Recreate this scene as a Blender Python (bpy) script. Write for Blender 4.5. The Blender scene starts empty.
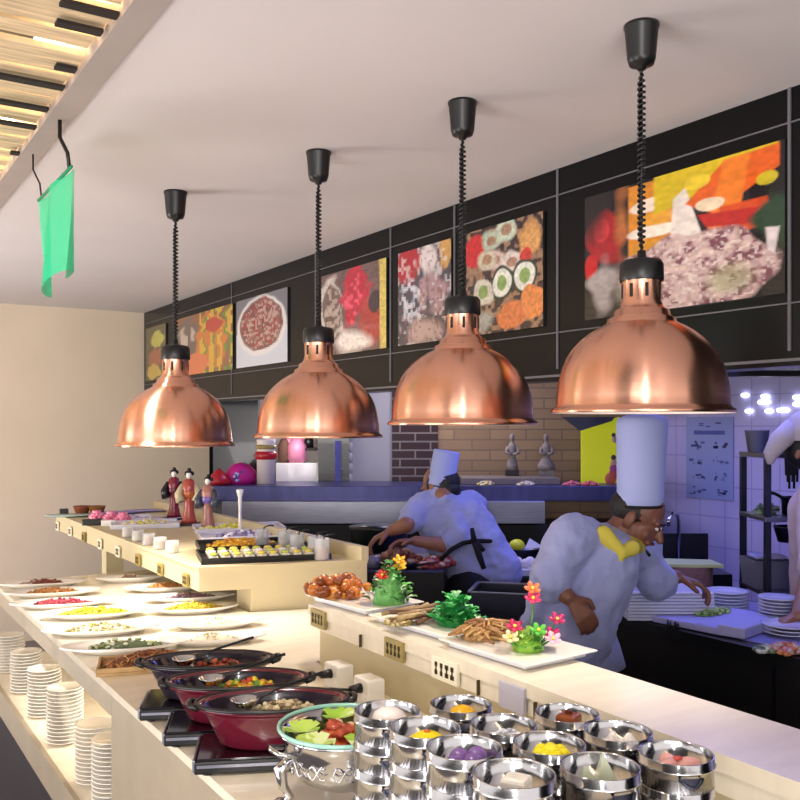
import bpy, math, random
import numpy as np
from mathutils import Vector, Matrix
random.seed(7)
SC = bpy.context.scene
COL = SC.collection
PI = math.pi

# ---------------------------------------------------------------- camera
F = Vector((.5417, .8406, 0)); R = Vector((.8406, -.5417, 0)); FOC = 900.0; HZ = 426.0; CAMZ = 1.6
cam = bpy.data.cameras.new('camera'); camo = bpy.data.objects.new('camera', cam); COL.objects.link(camo)
camo.location = (0, 0, CAMZ); camo.rotation_euler = (PI/2, 0, -math.atan2(.5417, .8406))
cam.sensor_width = 36; cam.lens = FOC/800*36; cam.shift_y = (HZ-400)/800; cam.clip_start = .05
SC.camera = camo
YAW = -math.atan2(.5417, .8406)

def srgb(c):
    if isinstance(c, str):
        c = [int(c[i:i+2], 16)/255 for i in (0, 2, 4)]
    return tuple((x/12.92 if x <= .04045 else ((x+.055)/1.055)**2.4) for x in c[:3])

# ---------------------------------------------------------------- world and lights
w = bpy.data.worlds.new('world'); SC.world = w; w.use_nodes = True
bg = w.node_tree.nodes['Background']; bg.inputs[0].default_value = (1.0, .93, .90, 1); bg.inputs[1].default_value = 1.25
SC.view_settings.view_transform = 'Standard'; SC.view_settings.look = 'None'
SC.view_settings.exposure = 0.0; SC.view_settings.gamma = 1; SC.view_settings.use_curve_mapping = False

def light(kind, name, loc, energy, color, size=.3, size_y=None, target=None, angle=None, blend=.6, rot=None):
    l = bpy.data.lights.new(name, kind); o = bpy.data.objects.new(name, l); COL.objects.link(o)
    o.location = loc; l.energy = energy; l.color = color
    if kind == 'AREA':
        l.size = size
        if size_y: l.shape = 'RECTANGLE'; l.size_y = size_y
    else: l.shadow_soft_size = size
    if kind == 'SPOT': l.spot_size = angle or 1.2; l.spot_blend = blend
    if target is not None:
        o.rotation_euler = (Vector(target)-Vector(loc)).to_track_quat('-Z', 'Y').to_euler()
    if rot: o.rotation_euler = rot
    return o
light('AREA', 'kitchen_ceiling_light', (3.6, 2.6, 2.42), 34, (.30, .32, 1.0), 1.2, 1.6)
light('AREA', 'kitchen_back_light', (3.3, 4.4, 2.42), 26, (.36, .37, 1.0), .8, 1.2)
light('AREA', 'kitchen_wall_light', (3.55, 5.0, 2.2), 8, (1.0, .82, .58), .5, .5)
light('SPOT', 'buffet_spot_light', (.35, 3.3, 2.44), 240, (1, .92, .82), .08, target=(1.15, 3.35, .9), angle=.85, blend=.7)
light('SPOT', 'buffet_front_spot_light', (.30, 1.2, 2.44), 44, (1, .93, .85), .08, target=(.95, 1.4, .9), angle=.9, blend=.8)
light('SPOT', 'shelf_light', (1.1, 2.9, .80), 16, (1, .9, .76), .05, target=(.75, 3.1, .57), angle=2.6)
light('AREA', 'dining_fill', (-2.6, -2.0, 1.9), 60, (1, .94, .91), 2.2, 1.2, target=(.8, 3.8, 2.0))  # unseen fill added to brighten the dining side
light('AREA', 'ceiling_fill', (-.9, 1.6, .9), 28, (1, .94, .92), 1.2, 1.2, target=(1.1, 2.2, 2.5))  # added fill without a fixture, lifts the ceiling
light('AREA', 'ceiling_fill_right', (.3, -1.1, .9), 30, (1, .93, .91), 1.0, 1.0, target=(2.0, .5, 2.5))  # added fill, evens out the ceiling towards the right
light('AREA', 'ceiling_fill_far', (-1.2, 5.0, .9), 74, (1, .94, .90), 1.2, 1.6, target=(.6, 5.2, 2.5))  # added fill for the far ceiling and wall
light('AREA', 'copper_streak_fill', (-.75, -1.1, 1.75), 20, (1, .97, .94), .05, 1.5, target=(1.4, 2.2, 1.75))  # narrow unseen fill added for the vertical streak on the copper shades

# ---------------------------------------------------------------- placing helpers
def P(px, py, z):
    d = FOC*(CAMZ-z)/(py-HZ); return F*d + R*((px-400)*d/FOC) + Vector((0, 0, z))
def Q(px, py, d):
    return F*d + R*((px-400)*d/FOC) + Vector((0, 0, CAMZ-(py-HZ)*d/FOC))
def yx(px, X):
    k = (px-400)/FOC; d = X/(.5417+.8406*k); return d*(.8406-.5417*k)
def LD(lat, d, z): return F*d + R*lat + Vector((0, 0, z))

# ---------------------------------------------------------------- materials
_m = {}
def mat(name, col, rough=.5, metal=0, noise=None, bump=None, emit=None, alpha=None, trans=None, aniso=None, coat=0, attr=False, sheen=0, spec=None, ior=None):
    if name in _m: return _m[name]
    m = bpy.data.materials.new(name); m.use_nodes = True; nt = m.node_tree; b = nt.nodes['Principled BSDF']
    c = srgb(col)
    b.inputs['Base Color'].default_value = (*c, 1); b.inputs['Roughness'].default_value = rough; b.inputs['Metallic'].default_value = metal
    if coat: b.inputs['Coat Weight'].default_value = coat
    if spec is not None: b.inputs['Specular IOR Level'].default_value = spec
    if sheen: b.inputs['Sheen Weight'].default_value = sheen
    if trans: b.inputs['Transmission Weight'].default_value = trans
    if ior: b.inputs['IOR'].default_value = ior
    if alpha: b.inputs['Alpha'].default_value = alpha
    if emit: b.inputs['Emission Color'].default_value = (*srgb(emit[0]), 1); b.inputs['Emission Strength'].default_value = emit[1]
    tc = nt.nodes.new('ShaderNodeTexCoord')
    src = None
    if attr:
        a = nt.nodes.new('ShaderNodeAttribute'); a.attribute_name = 'Col'; src = a.outputs['Color']
        nt.links.new(src, b.inputs['Base Color'])
    if noise:
        n = nt.nodes.new('ShaderNodeTexNoise'); n.inputs['Scale'].default_value = noise[0]; n.inputs['Detail'].default_value = 5
        mp = nt.nodes.new('ShaderNodeMapping')
        if len(noise) > 2: mp.inputs['Scale'].default_value = noise[2]
        nt.links.new(tc.outputs['Object'], mp.inputs[0]); nt.links.new(mp.outputs[0], n.inputs['Vector'])
        mx = nt.nodes.new('ShaderNodeMix'); mx.data_type = 'RGBA'; mx.blend_type = 'MULTIPLY'; mx.inputs[0].default_value = 1
        r = nt.nodes.new('ShaderNodeMapRange'); r.inputs[1].default_value = .3; r.inputs[2].default_value = .7
        r.inputs[3].default_value = 1-noise[1]; r.inputs[4].default_value = 1+noise[1]*.4
        nt.links.new(n.outputs[0], r.inputs[0])
        if src: nt.links.new(src, mx.inputs[6])
        else: mx.inputs[6].default_value = (*c, 1)
        nt.links.new(r.outputs[0], mx.inputs[7]); nt.links.new(mx.outputs[2], b.inputs['Base Color'])
    if bump:
        n2 = nt.nodes.new('ShaderNodeTexNoise'); n2.inputs['Scale'].default_value = bump[0]; n2.inputs['Detail'].default_value = 4
        mp2 = nt.nodes.new('ShaderNodeMapping')
        if len(bump) > 2: mp2.inputs['Scale'].default_value = bump[2]
        nt.links.new(tc.outputs['Object'], mp2.inputs[0]); nt.links.new(mp2.outputs[0], n2.inputs['Vector'])
        bu = nt.nodes.new('ShaderNodeBump'); bu.inputs['Strength'].default_value = bump[1]; bu.inputs['Distance'].default_value = .01
        nt.links.new(n2.outputs[0], bu.inputs['Height']); nt.links.new(bu.outputs[0], b.inputs['Normal'])
    if aniso:
        b.inputs['Anisotropic'].default_value = aniso
        b.inputs['Anisotropic Rotation'].default_value = .25; t = nt.nodes.new('ShaderNodeTangent'); t.direction_type = 'RADIAL'; t.axis = 'Z'; nt.links.new(t.outputs[0], b.inputs['Tangent'])
    _m[name] = m
    return m

def brick_mat(name, c1, c2, mortar, bw, bh, rough=.5, msize=.02, bump=.3, rotz=0):
    m = bpy.data.materials.new(name); m.use_nodes = True; nt = m.node_tree; b = nt.nodes['Principled BSDF']
    tc = nt.nodes.new('ShaderNodeTexCoord'); sp = nt.nodes.new('ShaderNodeSeparateXYZ'); cb = nt.nodes.new('ShaderNodeCombineXYZ')
    mp = nt.nodes.new('ShaderNodeMapping'); mp.inputs['Rotation'].default_value = (0, 0, rotz)
    nt.links.new(tc.outputs['Object'], mp.inputs[0]); nt.links.new(mp.outputs[0], sp.inputs[0])
    nt.links.new(sp.outputs[0], cb.inputs[0]); nt.links.new(sp.outputs[2], cb.inputs[1])
    br = nt.nodes.new('ShaderNodeTexBrick'); nt.links.new(cb.outputs[0], br.inputs['Vector'])
    br.inputs['Color1'].default_value = (*srgb(c1), 1); br.inputs['Color2'].default_value = (*srgb(c2), 1); br.inputs['Mortar'].default_value = (*srgb(mortar), 1)
    br.inputs['Scale'].default_value = 1; br.inputs['Brick Width'].default_value = bw; br.inputs['Row Height'].default_value = bh; br.inputs['Mortar Size'].default_value = msize
    if bw == bh: br.offset = 0
    nt.links.new(br.outputs[0], b.inputs['Base Color']); b.inputs['Roughness'].default_value = rough
    bu = nt.nodes.new('ShaderNodeBump'); bu.inputs['Strength'].default_value = bump; bu.inputs['Distance'].default_value = .003; bu.invert = True
    nt.links.new(br.outputs[1], bu.inputs['Height']); nt.links.new(bu.outputs[0], b.inputs['Normal'])
    return m

M = dict(
 ceil=mat('ceiling_paint', 'd8d2d2', .9, noise=(1.2, .05)),
 beam=mat('beam_paint', 'a89d97', .8, noise=(6, .06)),
 wall=mat('wall_paint', 'e0d0ba', .9, noise=(1.5, .07)),
 floor=mat('floor_tile', '6d6a72', .35, noise=(3, .2)),
 kfloor=mat('kitchen_floor', '22222a', .4, noise=(5, .3)),
 stone=mat('cream_stone', 'e9dfca', .22, noise=(5, .09, (1, 4, 1)), coat=.3),
 panel=mat('cream_panel', 'cdbf99', .55, noise=(4, .06)),
 apron=mat('taupe_apron', 'a19480', .5, noise=(9, .08)),
 black=mat('black_glass', '08080b', .16, noise=(3, .3), bump=(1.5, .15), coat=.6),
 header=mat('black_header_panel', '08080b', .25, noise=(2, .3), bump=(2.2, .25), spec=.28),
 matblack=mat('matt_black', '0b0b0d', .5),
 plastic=mat('black_plastic', '101113', .35),
 steel=mat('polished_steel', 'c9c9cc', .14, 1, bump=(30, .05)),
 satin=mat('satin_steel', '9a9caa', .34, 1, noise=(8, .12, (1, 1, 12))),
 dsteel=mat('dark_steel', '4a4c5c', .35, 1, noise=(5, .2)),
 bsteel=mat('blue_steel', '4c4e7c', .35, .6, noise=(4, .25, (4, 4, 1))),
 copper=mat('brushed_copper', 'f0b498', .24, 1, bump=(60, .03, (.2, .2, 8)), aniso=.88),
 white_in=mat('white_enamel', 'f2e7df', .35),
 porc=mat('white_porcelain', 'f4f1ea', .12, coat=.5),
 glass=mat('clear_glass', 'e8eef0', .05, alpha=.32, coat=.5),
 marble=mat('dark_marble', '17161c', .2, noise=(6, .6), coat=.4),
 wood=mat('slat_wood', 'e6cca4', .6, noise=(5, .4, (1, 14, 1))),
 woodd=mat('slat_recess', '1a1210', .7),
 tray_wood=mat('bamboo_tray', 'b99560', .5, noise=(20, .3)),
 food=mat('food', 'ffffff', .45, attr=True, bump=(90, .35), noise=(60, .25)),
 foodg=mat('glossy_food', 'ffffff', .25, attr=True, bump=(60, .2)),
 print_=mat('printed_photo', 'ffffff', .22, attr=True, bump=(1.5, .15), coat=.5),
 cloth=mat('blue_lit_cotton', '989fd0', .85, noise=(5, .14), bump=(13, 1.0), sheen=.2),  # white coat cotton with the blue kitchen light put into its colour
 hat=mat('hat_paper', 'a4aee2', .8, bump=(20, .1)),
 trousers=mat('black_cloth', '0a0a12', .9, bump=(14, .4)),
 skin=mat('skin', '93644f', .5, noise=(20, .12)),
 skind=mat('darker_skin', '7c5040', .5, noise=(20, .12)),
 hair=mat('black_hair', '0c0a0a', .5, bump=(120, .5)),
 yellow=mat('yellow_cloth', 'cfc04a', .8, bump=(30, .4)),
 lime=mat('yellow_panel', 'd6dc1e', .4, emit=('d6dc1e', .25)),
 gold=mat('gold_tag', '9c8a4c', .4, noise=(40, .2)),
 ink=mat('dark_ink', '4a3c1c', .6),
 pale=mat('pale_tag', 'efe9d2', .5), lilac=mat('lilac_tag', 'bcb9c8', .3),
 maroon=mat('maroon_enamel', '5c1426', .15, coat=.8),
 induct=mat('induction_glass', '0d0710', .08, coat=.5),
 gtray=mat('blue_grey_tray', 'dfe0ea', .25),
 net=mat('green_net', '2ae0a4', .6, alpha=.62),
 plum=mat('lilac_board', 'a9a8dc', .5), gboard=mat('green_board', 'b8c48c', .5),
 grayp=mat('grey_plastic', '6c6e80', .4), wicker=mat('brown_wicker', '6b4838', .7, bump=(60, .8)),
 greywall=mat('grey_cladding', 'a2a3a6', .6, noise=(2, .1)),
 strip=mat('warm_led', 'ffe6b8', .5, emit=('ffdfb0', 14)),
 kglint=mat('cool_glint', 'ffffff', .5, emit=('e6ecff', 6)),  # glow for the reflection spots on the tile
 seam=mat('grey_seam', '67656c', .4), amber=mat('amber_glass', 'c05a20', .2),
 red=mat('red_lacquer', 'b01e28', .3), magenta=mat('magenta_cloth', 'c01880', .6), pinkpot=mat('pink_pot', 'd884a0', .4),
)
tile = brick_mat('lilac_wall_tile', 'b9b4e2', 'b3aede', '9c98cc', .2, .2, .12, .004, .2, rotz=PI/2)
beigebrick = brick_mat('beige_brick', '9c8360', '8c7454', '7a6750', .26, .075, .55, .006, .4, rotz=-YAW)
redbrick = brick_mat('dark_red_brick', '33171a', '2b1216', '77706c', .22, .062, .5, .006, .4, rotz=-YAW)

# ---------------------------------------------------------------- mesh builder
class MB:
    def __init__(s): s.v = []; s.f = []; s.c = []; s.sm = []
    def add(s, vs, fs, col=(1, 1, 1), smooth=False):
        o = len(s.v); s.v += [tuple(p) for p in vs]
        for f in fs: s.f.append([i+o for i in f]); s.c.append(col); s.sm.append(smooth)
    def box(s, c, size, rz=0, col=(1, 1, 1), bev=0):
        a, b, h = [x/2 for x in size]; cs, sn = math.cos(rz), math.sin(rz); c = Vector(c)
        if bev <= 0:
            pts = [(x, y, z) for z in (-h, h) for x, y in ((-a, -b), (a, -b), (a, b), (-a, b))]
            fs = [(0, 3, 2, 1), (4, 5, 6, 7), (0, 1, 5, 4), (1, 2, 6, 5), (2, 3, 7, 6), (3, 0, 4, 7)]
        else:
            e = min(bev, a*.9, b*.9, h*.9); pts = []; fs = []
            def ring(i, z):
                A, B = a-i, b-i; k = e*.3
                return [(-A+k, -B, z), (A-k, -B, z), (A, -B+k, z), (A, B-k, z), (A-k, B, z), (-A+k, B, z), (-A, B-k, z), (-A, -B+k, z)]
            rs = [ring(e, -h), ring(e*.3, -h+e*.3), ring(0, -h+e), ring(0, h-e), ring(e*.3, h-e*.3), ring(e, h)]
            for r in rs: pts += r
            for i in range(5):
                for j in range(8): fs.append((i*8+j, i*8+(j+1) % 8, i*8+8+(j+1) % 8, i*8+8+j))
            fs.append(tuple(range(7, -1, -1))); fs.append(tuple(range(40, 48)))
        s.add([(c.x+x*cs-y*sn, c.y+x*sn+y*cs, c.z+z) for x, y, z in pts], fs, col)
        return s
    def prism(s, poly, z0, z1, col=(1, 1, 1)):
        n = len(poly)
        s.add([(x, y, z0) for x, y in poly]+[(x, y, z1) for x, y in poly], [tuple(range(n-1, -1, -1)), tuple(range(n, 2*n))]+[(i, (i+1) % n, n+(i+1) % n, n+i) for i in range(n)], col)
        return s
    def lathe(s, prof, c=(0, 0, 0), n=32, sx=1, sy=1, rz=0, col=(1, 1, 1), mtx=None, smooth=True):
        vs = []; fs = []; cs, sn = math.cos(rz), math.sin(rz)
        for r, z in prof:
            for i in range(n):
                a = 2*PI*i/n; x, y = r*math.cos(a)*sx, r*math.sin(a)*sy
                p = Vector((x*cs-y*sn, x*sn+y*cs, z))
                if mtx: p = mtx @ p
                vs.append(p+Vector(c))
        for k in range(len(prof)-1):
            for i in range(n): fs.append((k*n+i, k*n+(i+1) % n, (k+1)*n+(i+1) % n, (k+1)*n+i))
        s.add(vs, fs, col, smooth); return s
    def cyl(s, c, r, h, n=20, r2=None, col=(1, 1, 1)):
        r2 = r if r2 is None else r2
        return s.lathe([(0, 0), (r, 0), (r, .0001), (r2, h-.0001), (r2, h), (0, h)], c, n, col=col)
    def ell(s, c, r, col=(1, 1, 1), n=10, m=6, mtx=None, jit=0):
        vs = []; fs = []; c = Vector(c)
        for k in range(m+1):
            t = PI*k/m
            for i in range(n):
                a = 2*PI*i/n
                p = Vector((r[0]*math.sin(t)*math.cos(a), r[1]*math.sin(t)*math.sin(a), -r[2]*math.cos(t)))
                if jit: p *= 1+random.uniform(-jit, jit)
                if mtx: p = mtx @ p
                vs.append(c+p)
        for k in range(m):
            for i in range(n): fs.append((k*n+i, k*n+(i+1) % n, (k+1)*n+(i+1) % n, (k+1)*n+i))
        s.add(vs, fs, col, True); return s
    def tube(s, pts, r, n=8, col=(1, 1, 1), cap=True):
        pts = [Vector(p) for p in pts]; N = len(pts); rr = r if isinstance(r, (list, tuple)) else [r]*N
        vs = []; fs = []; up = Vector((0, 0, 1)); prev = None
        for k, p in enumerate(pts):
            t = (pts[min(k+1, N-1)]-pts[max(k-1, 0)]).normalized()
            if prev is None:
                a = t.cross(up);
                if a.length < .1: a = t.cross(Vector((1, 0, 0)))
            else: a = prev - t*prev.dot(t)
            a.normalize(); prev = a; b = t.cross(a)
            for i in range(n):
                an = 2*PI*i/n; vs.append(p+(a*math.cos(an)+b*math.sin(an))*rr[k])
        for k in range(N-1):
            for i in range(n): fs.append((k*n+i, k*n+(i+1) % n, (k+1)*n+(i+1) % n, (k+1)*n+i))
        if cap: fs.append(tuple(range(n-1, -1, -1))); fs.append(tuple(range((N-1)*n, N*n)))
        s.add(vs, fs, col, True); return s
    def capsule(s, p, r1, q, r2):
        p, q = Vector(p), Vector(q); s.ell(p, (r1,)*3, n=14, m=8); s.ell(q, (r2,)*3, n=14, m=8)
        if (p-q).length > 1e-4: s.tube([p, q], [r1, r2], 14)
        return s
    def build(s, name, material, parent=None, origin=None):
        me = bpy.data.meshes.new(name)
        o0 = Vector(origin) if origin is not None else Vector((0, 0, 0))
        me.from_pydata([tuple(Vector(v)-o0) for v in s.v], [], s.f)
        me.materials.append(material)
        for p, sm in zip(me.polygons, s.sm): p.use_smooth = sm
        if any(c != (1, 1, 1) for c in s.c):
            at = me.color_attributes.new('Col', 'FLOAT_COLOR', 'CORNER'); buf = np.ones((len(me.loops), 4), dtype=np.float32)
            li = 0
            for f, c in zip(s.f, s.c):
                buf[li:li+len(f), :3] = c; li += len(f)
            at.data.foreach_set('color', buf.ravel())
        import bmesh
        bm = bmesh.new(); bm.from_mesh(me); bmesh.ops.remove_doubles(bm, verts=bm.verts, dist=1e-6); bmesh.ops.recalc_face_normals(bm, faces=bm.faces); bm.to_mesh(me); bm.free()
        o = bpy.data.objects.new(name, me); COL.objects.link(o); o.location = o0
        if parent: o.parent = parent
        return o

def tag(o, label=None, cat=None, group=None, kind=None):
    if label: o['label'] = label
    if cat: o['category'] = cat
    if group: o['group'] = group
    if kind: o['kind'] = kind
    return o
def struct(o, label=None):
    o['kind'] = 'structure'
    if label: o['label'] = label
    return o
def thing(name, loc, label, cat, group=None, rz=0):
    o = bpy.data.objects.new(name, None); COL.objects.link(o); o.location = loc; o.rotation_euler = (0, 0, rz); o.empty_display_size = .05
    return tag(o, label, cat, group)
def copy_tree(o, parent=None, kids=None):
    c = o.copy(); COL.objects.link(c)
    if parent: c.parent = parent
    for ch in list(o.children): copy_tree(ch, c)
    return c
def place(o, loc, rz, label, cat=None, group=None, scale=None):
    o.location = loc; o.rotation_euler = (0, 0, rz)
    if scale: o.scale = scale
    o['label'] = label
    if group: o['group'] = group
    return o
def pal(*cs): return [srgb(c) for c in cs]

# ================================================================= SETTING
XH = 2.17
b = MB(); b.prism([(-4, -4), (8, -4), (8, 9), (-4, 9)], -.08, 0); struct(b.build('floor', M['floor']))
b = MB(); b.prism([(.618, -2.0), (8, -2.0), (8, 9), (.618, 9)], 2.5, 2.6); struct(b.build('ceiling', M['ceil']))
b = MB(); b.prism([(-4, 7.13), (2.80, 7.13), (2.80, 7.30), (-4, 7.30)], 0, 2.5); struct(b.build('wall_far', M['wall']))
# upper slatted ceiling on the left
b = MB(); b.prism([(-4, -2), (.55, -2), (.55, 7.13), (-4, 7.13)], 2.78, 2.84); struct(b.build('ceiling_upper', M['woodd']))
b = MB(); b.prism([(.55, -2), (.618, -2), (.618, 7.13), (.55, 7.13)], 2.488, 2.84); struct(b.build('trim_1', M['beam']))
b = MB(); b.box((.50, 2.8, 2.60), (.06, 8.2, .03))
tag(b.build('light_strip', M['strip']), 'glowing warm light strip above the wooden ceiling slats along the beam', 'light strip')
gr = thing('slat_grille', (0, 3, 2.5), 'wooden slat ceiling grille glowing beside the plain ceiling', 'ceiling grille')
ys = 1.0
k = 0
while ys < 6.9:
    wd = random.choice([.06, .075, .09]); tone = random.uniform(.75, 1.1)
    b = MB(); x0 = -2.2
    b.box((( x0+.545)/2, ys-3+wd/2, .012+random.uniform(-.006, .012)), (.545-x0, wd, .018), bev=.003)
    b.build('slat', M['wood'], gr); k += 1
    ys += wd+random.choice([.008, .012, .02, .03, .045])
for yy in (1.9, 3.2, 4.6, 5.8):
    b = MB(); b.box((-.0, yy-3, .085), (.035, 1.1, .03)); b.build('batten', M['woodd'], gr)
for px, py, ln in ((64, 84, .17), (48, 106, .13), (36, 124, .11), (118, 11, .12), (102, 28, .10), (76, 66, .05), (30, 152, .06)):
    p = P2 = Q(px, py, 900*.905/(HZ-py)); b = MB(); b.box((p.x-ln/2, p.y-3, -.006), (ln, .030, .008)); b.build('dark_gap', M['woodd'], gr)

# kitchen walls
A0 = LD((215-400)*6.5/900-.05, 6.5, 0); A1 = LD(1.78, 6.5, 0)
def fwall(pxa, pxb, d, thick, z0, z1, name, m, kind='structure'):
    a = (pxa-400)*d/900; c = (pxb-400)*d/900
    b = MB(); ctr = LD((a+c)/2, d+thick/2, (z0+z1)/2); b.box(ctr, (c-a, thick, z1-z0), YAW)
    o = b.build(name, m); struct(o); return o
fwall(213, 258, 6.5, .1, 0, 2.5, 'wall_kitchen_marble', M['marble'])
fwall(258, 320, 6.75, .1, 0, 2.5, 'wall_kitchen_niche', M['white_in'])
fwall(318, 349, 6.42, .18, 0, 2.5, 'wall_kitchen_column', M['marble'])
fwall(347, 393, 6.5, .1, 0, 2.5, 'wall_kitchen_grey', M['greywall'])
fwall(392, 438, 6.48, .12, 0, 2.5, 'wall_kitchen_red_brick', redbrick)
fwall(438, 655, 6.5, .1, 0, 2.5, 'wall_kitchen_beige_brick', beigebrick)
XW = 4.98
b = MB(); b.prism([(XW, -1.5), (XW+.1, -1.5), (XW+.1, 4.6), (XW, 4.6)], 0, 2.5); struct(b.build('wall_kitchen_right', tile))
b = MB(); b.prism([(2.27, -1.6), (XW+.1, -1.6), (XW+.1, -1.5), (2.27, -1.5)], 0, 2.5); struct(b.build('wall_light_block', M['matblack']))  # unseen wall added to keep world light out of the kitchen
b = MB(); p = LD((213-400)*6.5/900, 6.6, 0); b.prism([(p.x-.05, p.y), (p.x+.05, p.y+.02), (2.85, 7.13), (2.75, 7.13)], 0, 2.5); struct(b.build('wall_kitchen_left', M['marble']))
b = MB(); b.prism([(XW-.5, -1.5), (XW-.002, -1.5), (XW-.002, 4.5), (XW-.5, 4.5)], 1.92, 2.5); struct(b.build('trim_2', M['matblack']))
b = MB(); b.box(LD(1.2, 5.3, 2.19), (3.4, .12, .6), YAW); struct(b.build('trim_3', M['matblack']))
b = MB(); b.prism([(1.5, -1.4), (XW, -1.4), (XW, 4.0), (3.0, 6.2), (2.2, 6.0), (1.5, 4)], .0, .004); struct(b.build('floor_kitchen', M['kfloor']))

# header with food posters
b = MB(); b.prism([(XH, -1.5), (XH+.1, -1.5), (XH+.1, 7.13), (XH, 7.13)], 1.76, 2.5); struct(b.build('wall_header', M['header']))
b = MB(); b.prism([(XH-.006, -1.5), (XH, -1.5), (XH, 7.12), (XH-.006, 7.12)], 1.772, 1.780)
b.prism([(XH-.004, -1.5), (XH, -1.5), (XH, 7.12), (XH-.004, 7.12)], 2.405, 2.409)
b.prism([(XH-.004, -1.5), (XH, -1.5), (XH, 7.12), (XH-.004, 7.12)], 1.925, 1.929)
struct(b.build('trim_4', M['seam']))
b = MB()
for px in (558, 455, 391, 316, 232, 790):
    y = yx(px, XH); b.prism([(XH-.005, y-.004), (XH, y-.004), (XH, y+.004), (XH-.005, y+.004)], 1.80, 2.5)
struct(b.build('trim_5', M['seam']))

# value noise for the printed food pictures
def vnoise(u, v, s, seed=0):
    rs = np.random.RandomState(seed); g = rs.rand(64, 64)
    x = u*s; y = v*s; xi = np.floor(x).astype(int); yi = np.floor(y).astype(int); fx = x-xi; fy = y-yi
    fx = fx*fx*(3-2*fx); fy = fy*fy*(3-2*fy)
    a = g[xi % 64, yi % 64]; b_ = g[(xi+1) % 64, yi % 64]; c = g[xi % 64, (yi+1) % 64]; d = g[(xi+1) % 64, (yi+1) % 64]
    return (a*(1-fx)+b_*fx)*(1-fy)+(c*(1-fx)+d*fx)*fy
def paint(img, mask, col, soft=1.0):
    c = np.array(srgb(col)); mk = np.clip(mask, 0, 1)[..., None]*soft
    img[:] = img*(1-mk)+c*mk
def blob(U, V, cx, cy, rx, ry, rot=0, edge=.15, wob=.2, seed=1):
    c, s = math.cos(rot), math.sin(rot); x = ((U-cx)*c+(V-cy)*s)/rx; y = (-(U-cx)*s+(V-cy)*c)/ry
    r = np.sqrt(x*x+y*y)+(vnoise(U+.3, V+.7, 9, seed)-.5)*wob*2
    return np.clip((1-r)/edge, 0, 1)
def poly(U, V, pts, edge=.012):
    m = np.ones_like(U); n = len(pts)
    for i in range(n):
        (x0, y0), (x1, y1) = pts[i], pts[(i+1) % n]; L = math.hypot(x1-x0, y1-y0)
        dist = ((V-y0)*(x1-x0)-(U-x0)*(y1-y0))/L
        m = np.minimum(m, np.clip(dist/edge+.5, 0, 1))
    return m
def poster(px0, px1, fn, label, nu, nv, z0=1.955, z1=2.365, name='food_poster'):
    y0 = yx(px0, XH); y1 = yx(px1, XH)   # y0 = far (left in the picture)
    us = np.linspace(0, 1, nu+1); vs = np.linspace(0, 1, nv+1)
    U, V = np.meshgrid((us[:-1]+us[1:])/2, (vs[:-1]+vs[1:])/2, indexing='ij')
    img = fn(U, V); b = MB()
    X = XH-.010
    base = len(b.v)
    b.v = [(X, y0+(y1-y0)*u, z0+(z1-z0)*v) for u in us for v in vs]
    for i in range(nu):
        for j in range(nv):
            a = i*(nv+1)+j; b.f.append([a, a+nv+1, a+nv+2, a+1]); b.c.append(tuple(float(t) for t in img[i, j])); b.sm.append(False)
    # backing board
    b.add([(XH-.0005, y0, z0), (XH-.0005, y1, z0), (XH-.0005, y1, z1), (XH-.0005, y0, z1), (X, y0, z0), (X, y1, z0), (X, y1, z1), (X, y0, z1)],
          [(0, 1, 2, 3), (0, 4, 5, 1), (1, 5, 6, 2), (2, 6, 7, 3), (3, 7, 4, 0)], (.02, .02, .02))
    return tag(b.build(name, M['print_']), label, 'poster', 'food posters on the black header')
def base(U, c): return np.ones(U.shape+(3,))*np.array(srgb(c))
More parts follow.
